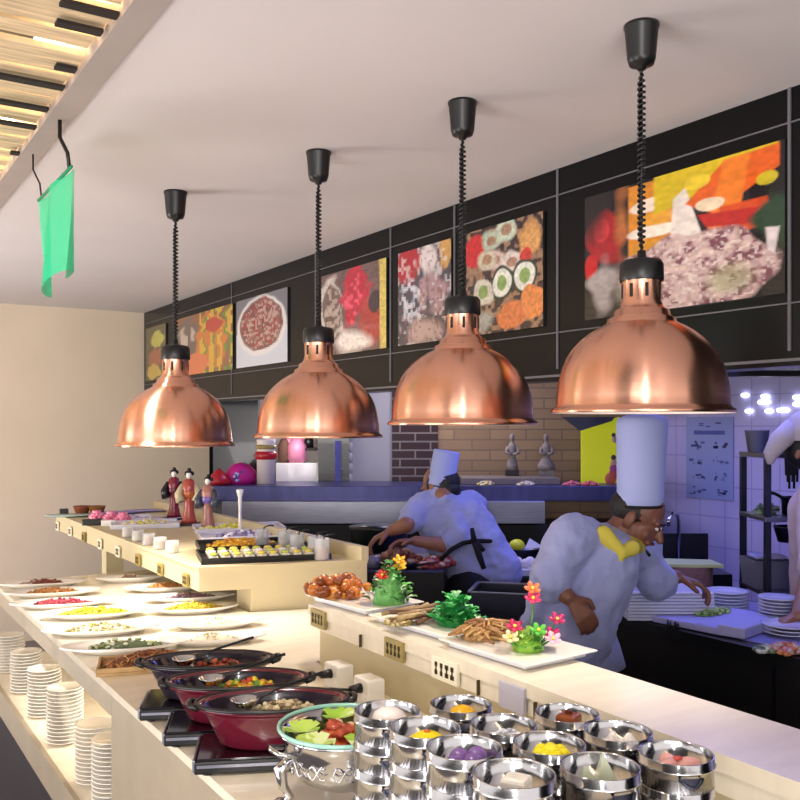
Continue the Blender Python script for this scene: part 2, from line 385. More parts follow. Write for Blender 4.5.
def pA(U, V):
    im = base(U, '151016')
    n1 = vnoise(U, V*.7, 26, 3); n2 = vnoise(U, V, 60, 4); n3 = vnoise(U*1.7, V, 14, 9)
    paint(im, blob(U, V, .12, .62, .12, .25, .1, .2, .35), 'a81420'); paint(im, blob(U, V, .10, .70, .05, .1), 'd83238')
    paint(im, blob(U, V, .04, .42, .05, .12), 'c8141e')
    paint(im, blob(U, V, .10, .22, .12, .3, 0, .3, .5), 'b0a8a8')
    paint(im, poly(U, V, [(.26, .3), (.5, .3), (.5, .98), (.26, .98)]), 'd88a28'); paint(im, blob(U, V, .38, .8, .13, .06), 'f0dcc8'); paint(im, blob(U, V, .38, .60, .13, .05), 'f4e8d8')
    paint(im, blob(U, V, .42, .70, .1, .06), 'e8a83c', .8); paint(im, blob(U, V, .36, .48, .1, .07), 'd8962c')
    paint(im, poly(U, V, [(.40, .72), (.95, .86), (.98, 1.02), (.40, 1.02)]), 'd4b81e')
    paint(im, poly(U, V, [(.48, .46), (.64, .5), (.56, .86), (.5, .8)]), 'e8dcd2')
    paint(im, poly(U, V, [(.56, .74), (.70, .62), (.98, .84), (.98, .99), (.74, .97)]), 'e0601c')
    paint(im, poly(U, V, [(.66, .48), (.80, .50), (.86, .98), (.74, .98)]), 'e87c24')
    paint(im, poly(U, V, [(.74, .44), (.96, .48), (.93, .66), (.72, .66)]), 'd24a1c'); paint(im, poly(U, V, [(.66, .54), (.86, .50), (.90, .60), (.62, .64)]), 'b82420')
    paint(im, blob(U, V, .68, .70, .07, .05), 'f0d8b8'); paint(im, blob(U, V, .62, .88, .06, .05), 'e6c832')
    paint(im, blob(U, V, .95, .50, .09, .22, 0, .3, .4), '24402c'); paint(im, blob(U, V, .93, .78, .05, .05), 'c8b428')
    mt = blob(U, V, .58, .24, .40, .30, -.05, .08, .12); paint(im, mt, 'a88488')
    n1 = .6*n1+.4*vnoise(U, V, 48, 21); SS = lambda x, a: np.clip((x-a)/.12+.5, 0, 1)
    paint(im, mt*SS(n1, .55), 'd0b4b0', .8); paint(im, mt*SS(-n1, -.40), '70384a', .85); paint(im, mt*SS(n3, .62), 'e0c4b8', .5); paint(im, mt*SS(n2, .72), 'e8dcd4', .6)
    paint(im, blob(U, V, .76, .16, .14, .12, 0, .6), '8a9458', .5)
    paint(im, poly(U, V, [(.78, .48), (.93, .30), (.94, .10), (.98, .44)]), 'ded2d2')
    paint(im, blob(U, V, .22, .2, .1, .15, 0, .5, .5), '9c948c', .7); paint(im, blob(U, V, .04, .85, .12, .3, 0, .6, .4), '1c181c', .8); paint(im, blob(U, V, .22, .72, .05, .3, 0, .8, .5), 'c0743c', .8)
    return im*(.85+.3*vnoise(U, V, 40, 8))[..., None]
def pB(U, V):
    im = base(U, '3a2a2c'); n = vnoise(U, V, 24, 5)
    paint(im, np.clip((n-.5)*6+.5, 0, 1), 'b89070', .6); paint(im, blob(U, V, .12, .8, .16, .16), 'c8282c')
    for cx, cy, c in ((.35, .86, 'b8c4b0'), (.55, .93, 'c0ccb8'), (.40, .68, 'd8c0b8'), (.62, .62, 'dcd0c8'), (.30, .70, 'c8c0a8')):
        paint(im, blob(U, V, cx, cy, .15, .11, 0, .3), c); paint(im, blob(U, V, cx, cy, .07, .05), 'a06a4c', .8)
    paint(im, blob(U, V, .85, .78, .16, .18, 0, .3), 'd8a060'); paint(im, blob(U, V, .8, .65, .08, .07), 'c83c34')
    for cx, cy in ((.50, .45), (.78, .47)):
        paint(im, blob(U, V, cx, cy, .17, .16, .3, .1, .1), '2a3830'); paint(im, blob(U, V, cx, cy, .14, .13, .3, .1, .1), 'e6e8dc'); paint(im, blob(U, V, cx, cy, .07, .07, .3), '8aa860')
    paint(im, blob(U, V, .24, .40, .15, .14), 'd0ccbc'); paint(im, blob(U, V, .24, .40, .07, .07), '88a060')
    paint(im, blob(U, V, .60, .14, .20, .14, .2, .1), 'd87c48'); paint(im, blob(U, V, .88, .24, .14, .16, .4, .1), 'e08a4c'); paint(im, blob(U, V, .2, .12, .22, .12, 0, .4), 'a8a8a0')
    return im*(.75+.5*vnoise(U, V, 45, 8))[..., None]
def pC(U, V):
    im = base(U, '4a4650'); n = vnoise(U, V, 22, 6)
    paint(im, blob(U, V, .2, .85, .32, .22, 0, .3), 'b0222e'); paint(im, blob(U, V, .6, .85, .2, .2, 0, .4), 'd8cccc'); paint(im, blob(U, V, .9, .9, .12, .2), 'c89a58')
    paint(im, blob(U, V, .3, .45, .3, .25, 0, .3, .5)*np.clip((n-.45)*6+.5, 0, 1), 'b4b8c8'); paint(im, blob(U, V, .7, .5, .3, .25, 0, .4, .5), 'a8888c'); paint(im, np.clip((n-.6)*5, 0, 1), 'e4dede', .5)
    paint(im, blob(U, V, .5, .12, .4, .16, 0, .4), 'b89c94'); paint(im, np.clip((vnoise(U, V, 30, 16)-.65)*5, 0, 1), '7c4a4a', .6)
    return im
def pD(U, V):
    im = base(U, '6a5250'); n = vnoise(U, V, 20, 7)
    paint(im, blob(U, V, .14, .55, .24, .4, 0, .12), 'c8beb6'); paint(im, blob(U, V, .18, .55, .18, .33, 0, .12), '6c5850'); paint(im, blob(U, V, .18, .55, .15, .3)*np.clip((n-.5)*6+.5, 0, 1), 'b09c90')
    paint(im, blob(U, V, .55, .65, .24, .36, 0, .2, .3), 'b81e38'); paint(im, blob(U, V, .55, .6, .2, .3)*np.clip((n-.62)*6+.5, 0, 1), 'e05068'); paint(im, blob(U, V, .8, .35, .25, .3, 0, .3), 'a83a34')
    paint(im, blob(U, V, .85, .55, .1, .14), '3c2a30'); paint(im, blob(U, V, .5, .13, .32, .16, 0, .4), 'ece0d8'); paint(im, poly(U, V, [(.92, 0), (1, 0), (1, 1.), (.9, 1.)]), 'd0b860')
    return im*(.75+.5*vnoise(U, V, 40, 8))[..., None]
def pE(U, V):
    im = base(U, 'c8ccd8'); n = vnoise(U, V, 18, 8); n2 = vnoise(U, V, 34, 18)
    paint(im, (V > .5)*1., '4a4450', .8); paint(im, blob(U, V, .5, .56, .5, .44, 0, .06, .03), 'dcd8d8'); paint(im, blob(U, V, .5, .58, .44, .38, 0, .06, .05), '6e4440')
    k = blob(U, V, .5, .58, .42, .36); paint(im, k*np.clip((n-.5)*6+.5, 0, 1), '8c5c54'); paint(im, k*np.clip((n2-.6)*6+.5, 0, 1), 'b8948c'); paint(im, k*np.clip((.3-n2)*6+.5, 0, 1), '9c2c34')
    return im
def pF(U, V):
    im = base(U, '8a5a3a'); n = vnoise(U, V*.5, 16, 9)
    paint(im, blob(U, V, .2, .6, .3, .35), '6c5a54'); paint(im, blob(U, V, .2, .65, .2, .2)*np.clip((n-.5)*6+.5, 0, 1), 'c0b0a4'); paint(im, blob(U, V, .65, .5, .3, .45), 'c87830')
    paint(im, (np.sin(U*38+n*5) > .4)*(U > .45), 'd8b038', .8); paint(im, (np.sin(U*31+2+n*5) > .8)*(U > .5), '5c8a30', .9); paint(im, blob(U, V, .3, .15, .4, .2), 'd87848'); paint(im, blob(U, V, .7, .75, .15, .12), 'b83828')
    return im
def pG(U, V):
    im = base(U, '5c5430'); paint(im, blob(U, V, .6, .75, .35, .15), 'c0bc50'); paint(im, blob(U, V, .5, .4, .4, .2), 'a05c3c'); paint(im, blob(U, V, .4, .15, .4, .15), 'c8a848'); return im
poster(587, 787, pA, 'large food poster of a grilled steak with orange and red vegetables', 170, 110)
poster(468, 545, pB, 'food poster of sushi rolls and orange salmon on black header', 90, 90)
poster(400, 453, pC, 'food poster with red corner and pale grey sliced food', 44, 50)
poster(323, 388, pD, 'food poster of bright red meat beside a bowl', 44, 50)
poster(238, 289, pE, 'food poster of a round white bowl of brown red meat', 40, 50)
poster(178, 234, pF, 'food poster of orange yellow and green vegetable strips', 36, 40)
poster(147, 167, pG, 'narrow yellow green food poster nearest the far wall', 16, 30)

# ================================================================= COUNTERS
ZT = .9
# low buffet table with lower shelf
t = thing('buffet_table', (.654, 1.8, 0), 'long low cream stone buffet table holding plates, pans and steamers', 'buffet table')
def lb(m): return (m.x-t.location.x, m.y-t.location.y)
def part(b, name, m, par): return b.build(name, m, par)
def shift(b, o): b.v = [tuple(Vector(v)-o) for v in b.v]; return b
O = Vector((.654, 1.8, 0))
b = MB(); b.prism([(.654, -.6), (1.238, -.6), (1.238, 2.385), (1.80, 2.385), (1.80, 3.01), (1.56, 3.09), (1.355, 3.145), (1.35, 3.32), (1.56, 3.32), (1.56, 4.35), (.654, 4.35)], ZT-.02, ZT); shift(b, O).build('tabletop', M['stone'], t)
b = MB(); b.prism([(.656, 2.45), (.68, 2.45), (.68, 4.34), (.656, 4.34)], ZT-.078, ZT-.0205); shift(b, O).build('apron', M['apron'], t)
b = MB(); b.prism([(.657, -.6), (.68, -.6), (.68, 2.45), (.657, 2.45)], 0, ZT-.0205); shift(b, O).build('front_panel', M['apron'], t)
b = MB(); b.prism([(.68, 2.42), (1.2, 2.42), (1.2, 2.45), (.68, 2.45)], 0, ZT-.0205); shift(b, O).build('side_panel', M['wall'], t)
b = MB(); b.prism([(.60, 2.452), (1.2, 2.452), (1.2, 4.34), (.60, 4.34)], .52, .57); shift(b, O).build('shelf', M['stone'], t)
b = MB(); b.prism([(.585, 2.452), (.60, 2.452), (.60, 4.34), (.585, 4.34)], .48, .575); shift(b, O).build('shelf_edge', M['apron'], t)
b = MB(); b.prism([(1.16, 2.452), (1.2, 2.452), (1.2, 4.34), (1.16, 4.34)], .57, ZT-.0205); shift(b, O).build('back_panel', M['wall'], t)
b = MB(); b.prism([(.62, 2.452), (.66, 2.452), (.66, 4.34), (.62, 4.34)], 0, .48); shift(b, O).build('plinth', M['dsteel'], t)

# raised serving ledge
t2 = thing('serving_ledge', (1.3, .9, 0), 'raised cream stone serving ledge running along the right of the buffet', 'serving ledge')
O = Vector((1.3, .9, 0))
b = MB(); b.prism([(1.212, -.6), (1.425, -.6), (1.425, 2.38), (1.212, 2.38)], 1.045, 1.075); shift(b, O).build('ledge_top', M['stone'], t2)
b = MB(); b.prism([(1.218, -.6), (1.24, -.6), (1.24, 2.375), (1.218, 2.375)], 1.008, 1.045); shift(b, O).build('fascia', M['stone'], t2)
b = MB(); b.prism([(1.24, -.6), (1.42, -.6), (1.42, 2.36), (1.24, 2.36)], 0, 1.045); shift(b, O).build('ledge_wall', M['panel'], t2)
def wtag(y, X, zc, wy, hz, m, par, O, ink=True, nm='price_tag'):
    b = MB(); b.box(Vector((X-.004, y, zc))-O, (.008, wy, hz), bev=.001); g = b.build(nm, m, par)
    if ink:
        b = MB()
        for i in range(4):
            for j in range(2): b.box(Vector((X-.0085, y-wy*.32+i*wy*.21, zc+(j-.5)*hz*.36))-O, (.001, wy*.12*random.uniform(.7, 1.2), hz*.2))
            b.box(Vector((X-.0085, y-wy*.32+i*wy*.21, zc))-O, (.001, wy*.05, hz*.55))
        b.build('tag_writing', M['ink'], g)
wtag(yx(319, 1.21), 1.212, 1.044, .085, .050, M['gold'], t2, O); wtag(yx(395, 1.21), 1.212, 1.040, .085, .050, M['gold'], t2, O)
wtag(yx(446, 1.21), 1.212, 1.038, .10, .052, M['pale'], t2, O); wtag(yx(513, 1.21), 1.212, 1.036, .08, .055, M['lilac'], t2, O, False, 'clear_tag')
for px in (362, 480, 537): wtag(yx(px, 1.218), 1.217, 1.026, .003, .034, M['ink'], t2, O, False, 'joint')

# back counter
A = P(199, 567.5, 1.075); B_ = P(367, 560, 1.075)
t3 = thing('back_counter', (1.5, 3.9, 0), 'cream overhanging back counter with a row of small gold tags', 'counter')
O = Vector((1.5, 3.9, 0)); AX, AY = A.x, A.y; BX, BY = B_.x, B_.y
b = MB(); b.prism([(AX, AY), (BX, BY), (BX, 5.62), (AX, 5.62)], .985, 1.075); shift(b, O).build('countertop', M['panel'], t3)
b = MB(); b.prism([(AX-.006, AY-.008), (BX, BY-.008), (BX, 5.62), (AX-.006, 5.62)], 1.066, 1.077); shift(b, O).build('top_lip', M['panel'], t3)
b = MB(); b.prism([(BX-.03, BY-.009), (BX+.002, BY-.009), (BX+.002, 5.62), (BX-.03, 5.62)], 1.077, 1.128); shift(b, O).build('back_rail', M['panel'], t3)
bx0 = AX+(BX-AX)*.30; by0 = AY+(BY-AY)*.30
b = MB(); b.prism([(bx0, by0+.001), (BX, BY+.001), (BX, 5.0), (1.62, 5.0), (1.62, by0+.14), (bx0, by0+.14)], 0.0, .985); shift(b, O).build('pedestal', M['panel'], t3)
b = MB(); b.box(Vector((1.30, 4.82, .49))-O, (.09, .09, .98)); shift(MB(), O); b.build('pillar', M['panel'], t3)
for px in (59, 72, 85.5, 102, 120, 140, 162.5, 188):
    y = yx(px, AX); wtag(y, AX-.006, 1.012, .055, .05, M['pale'] if px in (59, 72, 120, 102) else M['gold'], t3, O)

# ================================================================= LAMPS
s = .2/89
dome = [(89, 0), (90, 1.5), (88.5, 4), (85.5, 5.5), (84.6, 8), (84.2, 16), (83, 26), (81.2, 36), (78.3, 46), (74, 55.5), (68, 64.5), (60.5, 72.5), (52, 79.5), (43.5, 85), (36.5, 88.5), (34, 90), (33.4, 94), (28.5, 96), (27, 102), (23, 104), (21, 107)]
dome = [(r*s, z*s) for r, z in dome]
inner = [(max(r-.004, .001), z) for r, z in dome]
L0 = thing('copper_pendant_lamp', (0, 0, 0), 'x', 'pendant lamp', 'copper pendant heat lamps hanging in a row')
b = MB(); b.lathe(dome, n=72); b.build('shade', M['copper'], L0)
sh = L0.children[0]
b = MB(); b.lathe([(dome[0][0], dome[0][1])]+inner[1:-3]+[(.01, inner[-4][1])], n=72); b.build('inner_reflector', M['white_in'], sh)
b = MB(); b.lathe([(21*s, 107*s), (20.5*s, 109*s), (19.5*s, 111*s), (19.5*s, 132*s), (20*s, 134*s), (20*s, 135*s), (.001, 135*s)], n=48); nk = b.build('neck', M['copper'], L0)
b = MB()
for i in range(8):
    a = 2*PI*i/8+math.atan2(-.84, -.54); c = Vector((math.cos(a)*19.3*s, math.sin(a)*19.3*s, 121*s))
    b = MB(); b.box(c, (.003, .0075, .03), a, bev=.001); b.build('vent_slot', M['woodd'], nk)
b = MB(); b.lathe([(21*s, 131*s), (21.8*s, 133*s), (21.5*s, 148*s), (19*s, 152*s), (8*s, 154*s), (4.5*s, 156*s), (4*s, 162*s), (.001, 162*s)], n=48); b.build('cap', M['plastic'], L0)
b = MB(); b.lathe([(.001, 50*s), (14*s, 54*s), (16*s, 66*s), (9*s, 84*s), (8*s, 96*s), (.001, 96*s)], n=24); b.build('bulb', mat('bulb_glow', 'ffe0c0', .3, emit=('ffd8b0', 6)), L0)
def cord_mb(z0, z1, sc):
    b = MB(); n = 0; pitch = .0125*sc; rr = .0068*sc; turns = (z1-z0)/pitch; N = int(turns*9); pts = []
    for i in range(N+1):
        f = i/N; a = 2*PI*turns*f; k = min(1, f*12, (1-f)*12)
        pts.append((rr*k*math.cos(a), rr*k*math.sin(a), z0+(z1-z0)*f))
    b.tube(pts, .0034*sc, 6); b.tube([(0, 0, z0), (0, 0, z1)], .003*sc, 6); return b
lamps = [(641.5, 413, 2.02, 1.0, 'nearest and largest copper pendant lamp, hanging in front of the steak poster'),
         (462.5, 425, 2.50, 1.035, 'copper pendant lamp hanging in front of the sushi poster, second nearest'),
         (318.5, 437.5, 2.956, 1.051, 'copper pendant lamp hanging over the kitchen shelf, second from the far end'),
         (175.5, 446, 3.46, 1.1246, 'farthest and smallest looking copper pendant lamp, by the beige wall')]
for i, (px, py, d, sc, lab) in enumerate(lamps):
    o = L0 if i == 0 else copy_tree(L0)
    o.name = 'copper_pendant_lamp'; p = Q(px, py, d); p2 = Vector((p.x, p.y, p.z))
    place(o, p2, 0, lab, scale=(sc, sc, sc))
    lamps[i] = (o, p2, sc)
for o, p2, sc in lamps:
    top = (2.5-p2.z)/sc
    zb = top-42*s
    cord_mb(160*s, zb-2*s, 1).build('coiled_cord', M['plastic'], o)
    b = MB(); b.lathe([(.001, zb-3*s), (4*s, zb-3*s), (5*s, zb), (12*s, zb+2*s), (14*s, zb+8*s), (16.5*s, zb+37*s), (17.5*s, zb+39*s), (17.5*s, top-.0005), (.001, top-.0005)], n=36); b.build('ceiling_canopy', M['plastic'], o)
    l = light('SPOT', 'lamp_bulb_light', (p2.x, p2.y, p2.z+.075), 20, (1, .88, .74), .05, target=(p2.x-.06, p2.y, 0), angle=1.45, blend=.8)

# ================================================================= GREEN NET
t = thing('green_net_banner', (.585, 2.90, 2.487), 'translucent green net banner hanging from black hooks on the beam', 'banner')
b = MB(); nu, nv = 20, 24; vs = []
for th in (0, .004):
    for i in range(nu+1):
        for j in range(nv+1):
            u, v = i/nu, j/nv; y = .235-.46*u; zz = -.145-.30*v-(.03*math.sin(u*7)*v*v)
            vs.append((.035*math.sin(u*9+v)*(.3+v*.5)+th+.02, y*(1-.05*v), zz))
fs = []; K = (nu+1)*(nv+1)
for i in range(nu):
    for j in range(nv):
        a = i*(nv+1)+j; fs.append((a, a+nv+1, a+nv+2, a+1)); fs.append((K+a, K+a+1, K+a+nv+2, K+a+nv+1))
b.add(vs, fs, smooth=True); b.build('net_cloth', M['net'], t)
b = MB(); b.tube([(.02, .24, -.144), (.02, -.225, -.144)], .005); b.build('rod', mat('green_hem', '128a5c', .6), t)
for y0, ln in ((-.20, .09), (.19, .12)):
    b = MB(); b.tube([(-.0, y0+.03, .0), (.0, y0+.03, -.05), (.015, y0, -.10), (.02, y0, -.146)], .006 if y0 < 0 else .003); b.build('hook', M['plastic'], t)

# ================================================================= FOOD HELPERS
FOODN = 0
def heap(c, rx, ry, h, cols, n, size, name, label, cat='food', shape='chunk', rz=0, m=None, kind='stuff', group=None, parent=None, flat=.6):
    """a mound of food pieces whose lowest point rests at c"""
    b = MB(); c = Vector(c); cs, sn = math.cos(rz), math.sin(rz)
    b.lathe([(.001, 0), (.95, 0), (.8, h*.35), (.45, h*.62), (.001, h*.7)], (0, 0, 0), 16, rx*.9, ry*.9, rz, col=random.choice(cols))
    for i in range(n):
        a = random.uniform(0, 2*PI); q = math.sqrt(random.random()); x, y = rx*q*math.cos(a), ry*q*math.sin(a)
        z = h*(1-q*q)*random.uniform(.55, 1)*.8+size*.45; col = random.choice(cols); k = random.uniform(.75, 1.25)
        pos = Vector((x*cs-y*sn, x*sn+y*cs, z))
        if shape == 'chunk': b.ell(pos, (size*k, size*k*.8, size*k*flat), col, 7, 4, Matrix.Rotation(random.uniform(0, 6), 3, 'Z') @ Matrix.Rotation(random.uniform(-.5, .5), 3, 'X'), .12)
        elif shape == 'ball': b.ell(pos+Vector((0, 0, size*.4)), (size*k,)*3, col, 12, 8)
        elif shape == 'strand':
            an = random.uniform(0, PI); L = size*random.uniform(2, 4); dv = Vector((math.cos(an), math.sin(an), 0))*L
            b.tube([pos-dv, pos+Vector((random.uniform(-.3, .3)*size, random.uniform(-.3, .3)*size, size*.5)), pos+dv*.9+Vector((0, 0, -size*.3))], size*.28, 5, col)
        elif shape == 'leaf':
            an = random.uniform(0, 2*PI); dv = Vector((math.cos(an), math.sin(an), random.uniform(.2, 1.1))).normalized(); sd = Vector((-math.sin(an), math.cos(an), 0)); L = size*k*1.8
            vs = []
            for f, wd, up in ((0, .1, 0), (.3, .6, .1), (.6, .8, .05), (.85, .5, -.05), (1, .05, -.2)):
                q0 = pos+dv*L*f+Vector((0, 0, up*L)); ww = size*wd*(1+random.uniform(-.3, .3)); vs += [q0-sd*ww, q0+Vector((0, 0, -size*.2)), q0+sd*ww]
            b.add(vs, [(r*3+s_, r*3+s_+1, r*3+s_+4, r*3+s_+3) for r in range(4) for s_ in (0, 1)], col, True)
    for i, v in enumerate(b.v):
        if v[2] < .0004: b.v[i] = (v[0], v[1], .0004)
    o = b.build(name, m or M['food'], parent); o.location = c
    if parent is None: tag(o, label, cat, group, kind)
    return o
def lathe_obj(name, prof, c, m, label=None, cat=None, group=None, sx=1, sy=1, rz=0, n=40, parent=None, kind=None):
    b = MB(); b.lathe(prof, (0, 0, 0), n, sx, sy); o = b.build(name, m, parent); o.location = c; o.rotation_euler = (0, 0, rz)
    if label: tag(o, label, cat, group, kind)
    return o

# oval platters
PL = [(.001, 0), (.62, 0), (.66, .002), (.82, .012), (1.0, .020), (1.005, .023), (.99, .025), (.80, .017), (.64, .009), (.001, .008)]
plate_me = None
def platter(px, py, a, bb, label, dz=0, rz=0.0):
    global plate_me
    p = P(px, py, ZT+.012)
    if plate_me is None:
        bm_ = MB(); bm_.lathe([(r, z) for r, z in PL], n=48); o = bm_.build('oval_platter', M['porc']); plate_me = o
    else:
        o = plate_me.copy(); COL.objects.link(o)
    o.location = (p.x, p.y, ZT+.0003+dz); o.scale = (a, bb, 1.0); o.rotation_euler = (0, 0, rz); tag(o, label, 'platter', 'white platters on the buffet table')
    return o
pr = YAW*.55
G = 'white platters on the buffet table'
rows = [ # px,py, a, b, food label, palette, n, size, shape, plate label
 (42, 584, .19, .075, 'reddish brown cooked strips on the farthest left platter', ('7a3c30', '9a5c48', 'b8a898'), 30, .010, 'chunk', 'white oval platter at the far left corner holding reddish brown strips', .50, .35),
 (52, 593, .19, .075, 'golden brown fried pieces on the second left platter', ('b87c40', '9c6432', 'c89c60'), 70, .009, 'chunk', 'white oval platter with golden brown fried pieces', .55, .4),
 (62, 604, .19, .075, 'thin line of dark red sauce-covered pieces on left platter', ('b02a44', '8e2038', 'c84c58'), 60, .008, 'chunk', 'white oval platter with a thin line of dark red food', .62, .22),
 (93, 614, .19, .080, 'bright yellow and green vegetable mound on left platter', ('e8dc28', 'd8e048', 'b8c830', 'e0a838'), 130, .010, 'chunk', 'white oval platter with bright yellow mound', .65, .5),
 (101, 630, .19, .080, 'pale beige and green mixed salad on left platter', ('d0b890', 'a89060', 'c8c870', 'e0d8b8'), 90, .008, 'chunk', 'white oval platter with beige mixed salad', .62, .45),
 (124, 647, .19, .080, 'sparse pale green leaf salad on the nearest left platter', ('8a9c60', 'c8d0a0', 'd8dcc0', '5a6a48'), 36, .010, 'chunk', 'white oval platter nearest the wooden tray with sparse green leaves', .6, .4),
 (130, 579, .15, .055, 'small brown slices on the far white platter beside the pillar', ('8c6c58', 'b8a088'), 12, .010, 'chunk', 'white oval platter beside the counter pillar', .3, .3),
 (166, 588, .17, .07, 'orange crumbly fried food on the far right platter', ('c88c4c', 'b87840', 'd8a868'), 90, .008, 'chunk', 'white oval platter with orange crumbly food under the tags', .55, .45),
 (190, 598, .18, .07, 'short row of purple brown pieces on right platter', ('6c4c5c', '8c6c70'), 26, .008, 'chunk', 'white oval platter with short purple brown row', .6, .15),
 (193, 609, .17, .075, 'yellow and orange shredded salad on the right platter', ('e8c838', 'e0a83c', 'd8d048'), 120, .009, 'chunk', 'white oval platter with yellow orange shreds near counter end', .66, .5),
 (215, 624, .17, .065, 'very pale green sliced food on right platter', ('e0e0c0', 'c8d0a0'), 30, .008, 'chunk', 'white oval platter with pale green slices near the counter end', .55, .35),
 (213, 640, .17, .06, 'cream coloured sliced food on the nearest right platter', ('e8dcc0', 'd8c8a0'), 26, .008, 'chunk', 'white oval platter nearest the black pans with cream slices', .5, .3),
]
for (px, py, a, bb, fl, cols, n, sz, shp, plab, fx, fy) in rows:
    o = platter(px, py, a, bb, plab, rz=pr)
    heap(Vector(o.location)+Vector((0, 0, .0083)), a*fx, bb*fy*1.4, .032, pal(*cols), int(n*1.6), sz*.8, 'food_mound', fl, 'food', shp, rz=pr)

# wooden tray with shredded food
p = P(152, 660, ZT+.02); t = thing('bamboo_tray', (p.x, p.y, ZT+.0003), 'shallow wooden rectangular tray beside the nearest left platter', 'tray', rz=pr)
b = MB(); b.box((0, 0, .004), (.30, .15, .008)); b.build('tray_base', M['tray_wood'], t)
b = MB()
for x, y, sx, sy in ((0, .071, .30, .008), (0, -.071, .30, .008), (.146, 0, .008, .134), (-.146, 0, .008, .134)): b.box((x, y, .015), (sx, sy, .0138), bev=.002)
b.build('tray_rim', M['tray_wood'], t)
heap((p.x, p.y, ZT+.0086), .135, .06, .045, pal('8a5030', 'a86a3c', 'c08850', '70402a'), 260, .008, 'shredded_meat', 'heap of brown shredded food in the wooden tray', shape='strand', rz=pr)

# ---------------- oval pans on induction cookers
def cooker(c, rz, label):
    t = thing('induction_cooker', c, label, 'induction cooker', 'induction cookers under the pans', rz)
    b = MB(); b.box((0, 0, .016), (.31, .158, .026), bev=.004); b.build('housing', M['plastic'], t)
    b = MB(); b.box((0, 0, .0315), (.300, .152, .005), bev=.001); b.build('glass_top', M['induct'], t)
    b = MB(); b.box((-.156, 0, .020), (.006, .154, .024), bev=.002); b.build('control_panel', M['satin'], t)
    b = MB(); b.box((0, -.080, .020), (.30, .003, .006)); b.build('front_trim', M['satin'], t)
    for x in (-.13, .13):
        for y in (-.065, .065):
            b = MB(); b.cyl((x, y, 0), .01, .004, 12); b.build('foot', M['plastic'], t)
    return t
mpan = mat('dark_pan', '2a222e', .15, coat=.6)
def pan(c, rz, label, fcols, flabel, maro):
    t = thing('oval_pan', c, label, 'pan', 'oval pans on the cookers', rz)
    a, bb = .152, .079; z0 = 0
    b = MB(); b.lathe([(.001, 0), (.62, 0), (.72, .006), (.93, .055), (.96, .060), (1.04, .062), (1.05, .066), (1.03, .071), (.97, .070), (.94, .064)], n=56, sx=a, sy=bb); b.v = [(x, y, z*1.3) for x, y, z in b.v]; b.build('pan_body', maro, t)
    b = MB(); b.lathe([(.935, .066), (.90, .060), (.70, .016), (.6, .012), (.001, .012)], n=56, sx=a, sy=bb); b.v = [(x, y, z*1.3) for x, y, z in b.v]; b.build('pan_lining', mpan, t)
    b = MB(); pts = [(1.045*a*math.cos(i*2*PI/56), 1.045*bb*math.sin(i*2*PI/56), .090) for i in range(57)]; b.tube(pts, .0045, 8, cap=False); b.build('rim', M['plastic'], t)
    for sg in (-1, 1):
        b = MB(); b.tube([(sg*a*1.0, -.025, .084), (sg*a*1.12, -.022, .090), (sg*a*1.14, 0, .092), (sg*a*1.12, .022, .090), (sg*a*1.0, .025, .084)], .006, 8); b.build('handle', M['plastic'], t)
    cs, sn = math.cos(rz), math.sin(rz)
    off = Vector((.022*cs, .022*sn, 0))
    heap(Vector(c)+off+Vector((0, 0, .036)), a*.70, bb*.68, .062, pal(*fcols), 300, .0085, 'cooked_dish', flabel, rz=rz, m=M['foodg'])
    # ladle lying in the pan
    L = thing('serving_ladle', Vector(c)+Vector((0, 0, .052)), 'steel ladle resting in the pan of '+flabel.split(' in ')[0], 'ladle', 'ladles in the pans', rz+.3)
    b = MB(); b.lathe([(.001, .030), (.018, .033), (.028, .046), (.030, .048), (.027, .048), (.017, .036), (.001, .033)], (-.06, -.0, 0), 20); b.build('ladle_bowl', M['steel'], L)
    b = MB(); b.tube([(-.035, 0, .046), (.02, .012, .058), (.08, .022, .068), (.12, .030, .074)], [.003, .003, .003, .004], 8); b.build('ladle_handle', M['plastic'], L)
pans = [(209, 661, 2.22, ('a84830', '8a3c28', 'c86a48', '4a3020'), 'red brown diced meat in the farthest oval pan', 'black oval pan, farthest of the three on cookers', mpan, 'black induction cooker with pale front edge under the farthest pan'),
        (238, 680, 2.05, ('e0c838', 'c84830', '6a9c38', 'd89c3c'), 'yellow red and green vegetables in the middle oval pan', 'dark maroon oval pan, middle of the three on cookers', M['maroon'], 'black induction cooker under the middle pan'),
        (264, 704, 1.88, ('c8b890', 'a89470', 'e0d4b0', '7c6a50'), 'beige noodle-like food in the nearest oval pan', 'bright maroon oval pan beside the silver pot, nearest of three', M['maroon'], 'black induction cooker nearest the silver pot')]
for px, py, d, fc, fl, lab, mm, cl in pans:
    q = Q(px, py, d); X = max(q.x, .80)
    cooker((X, q.y, ZT+.0003), -.44, cl); pan((X, q.y, ZT+.0346), -.44, lab, fc, fl, mm)

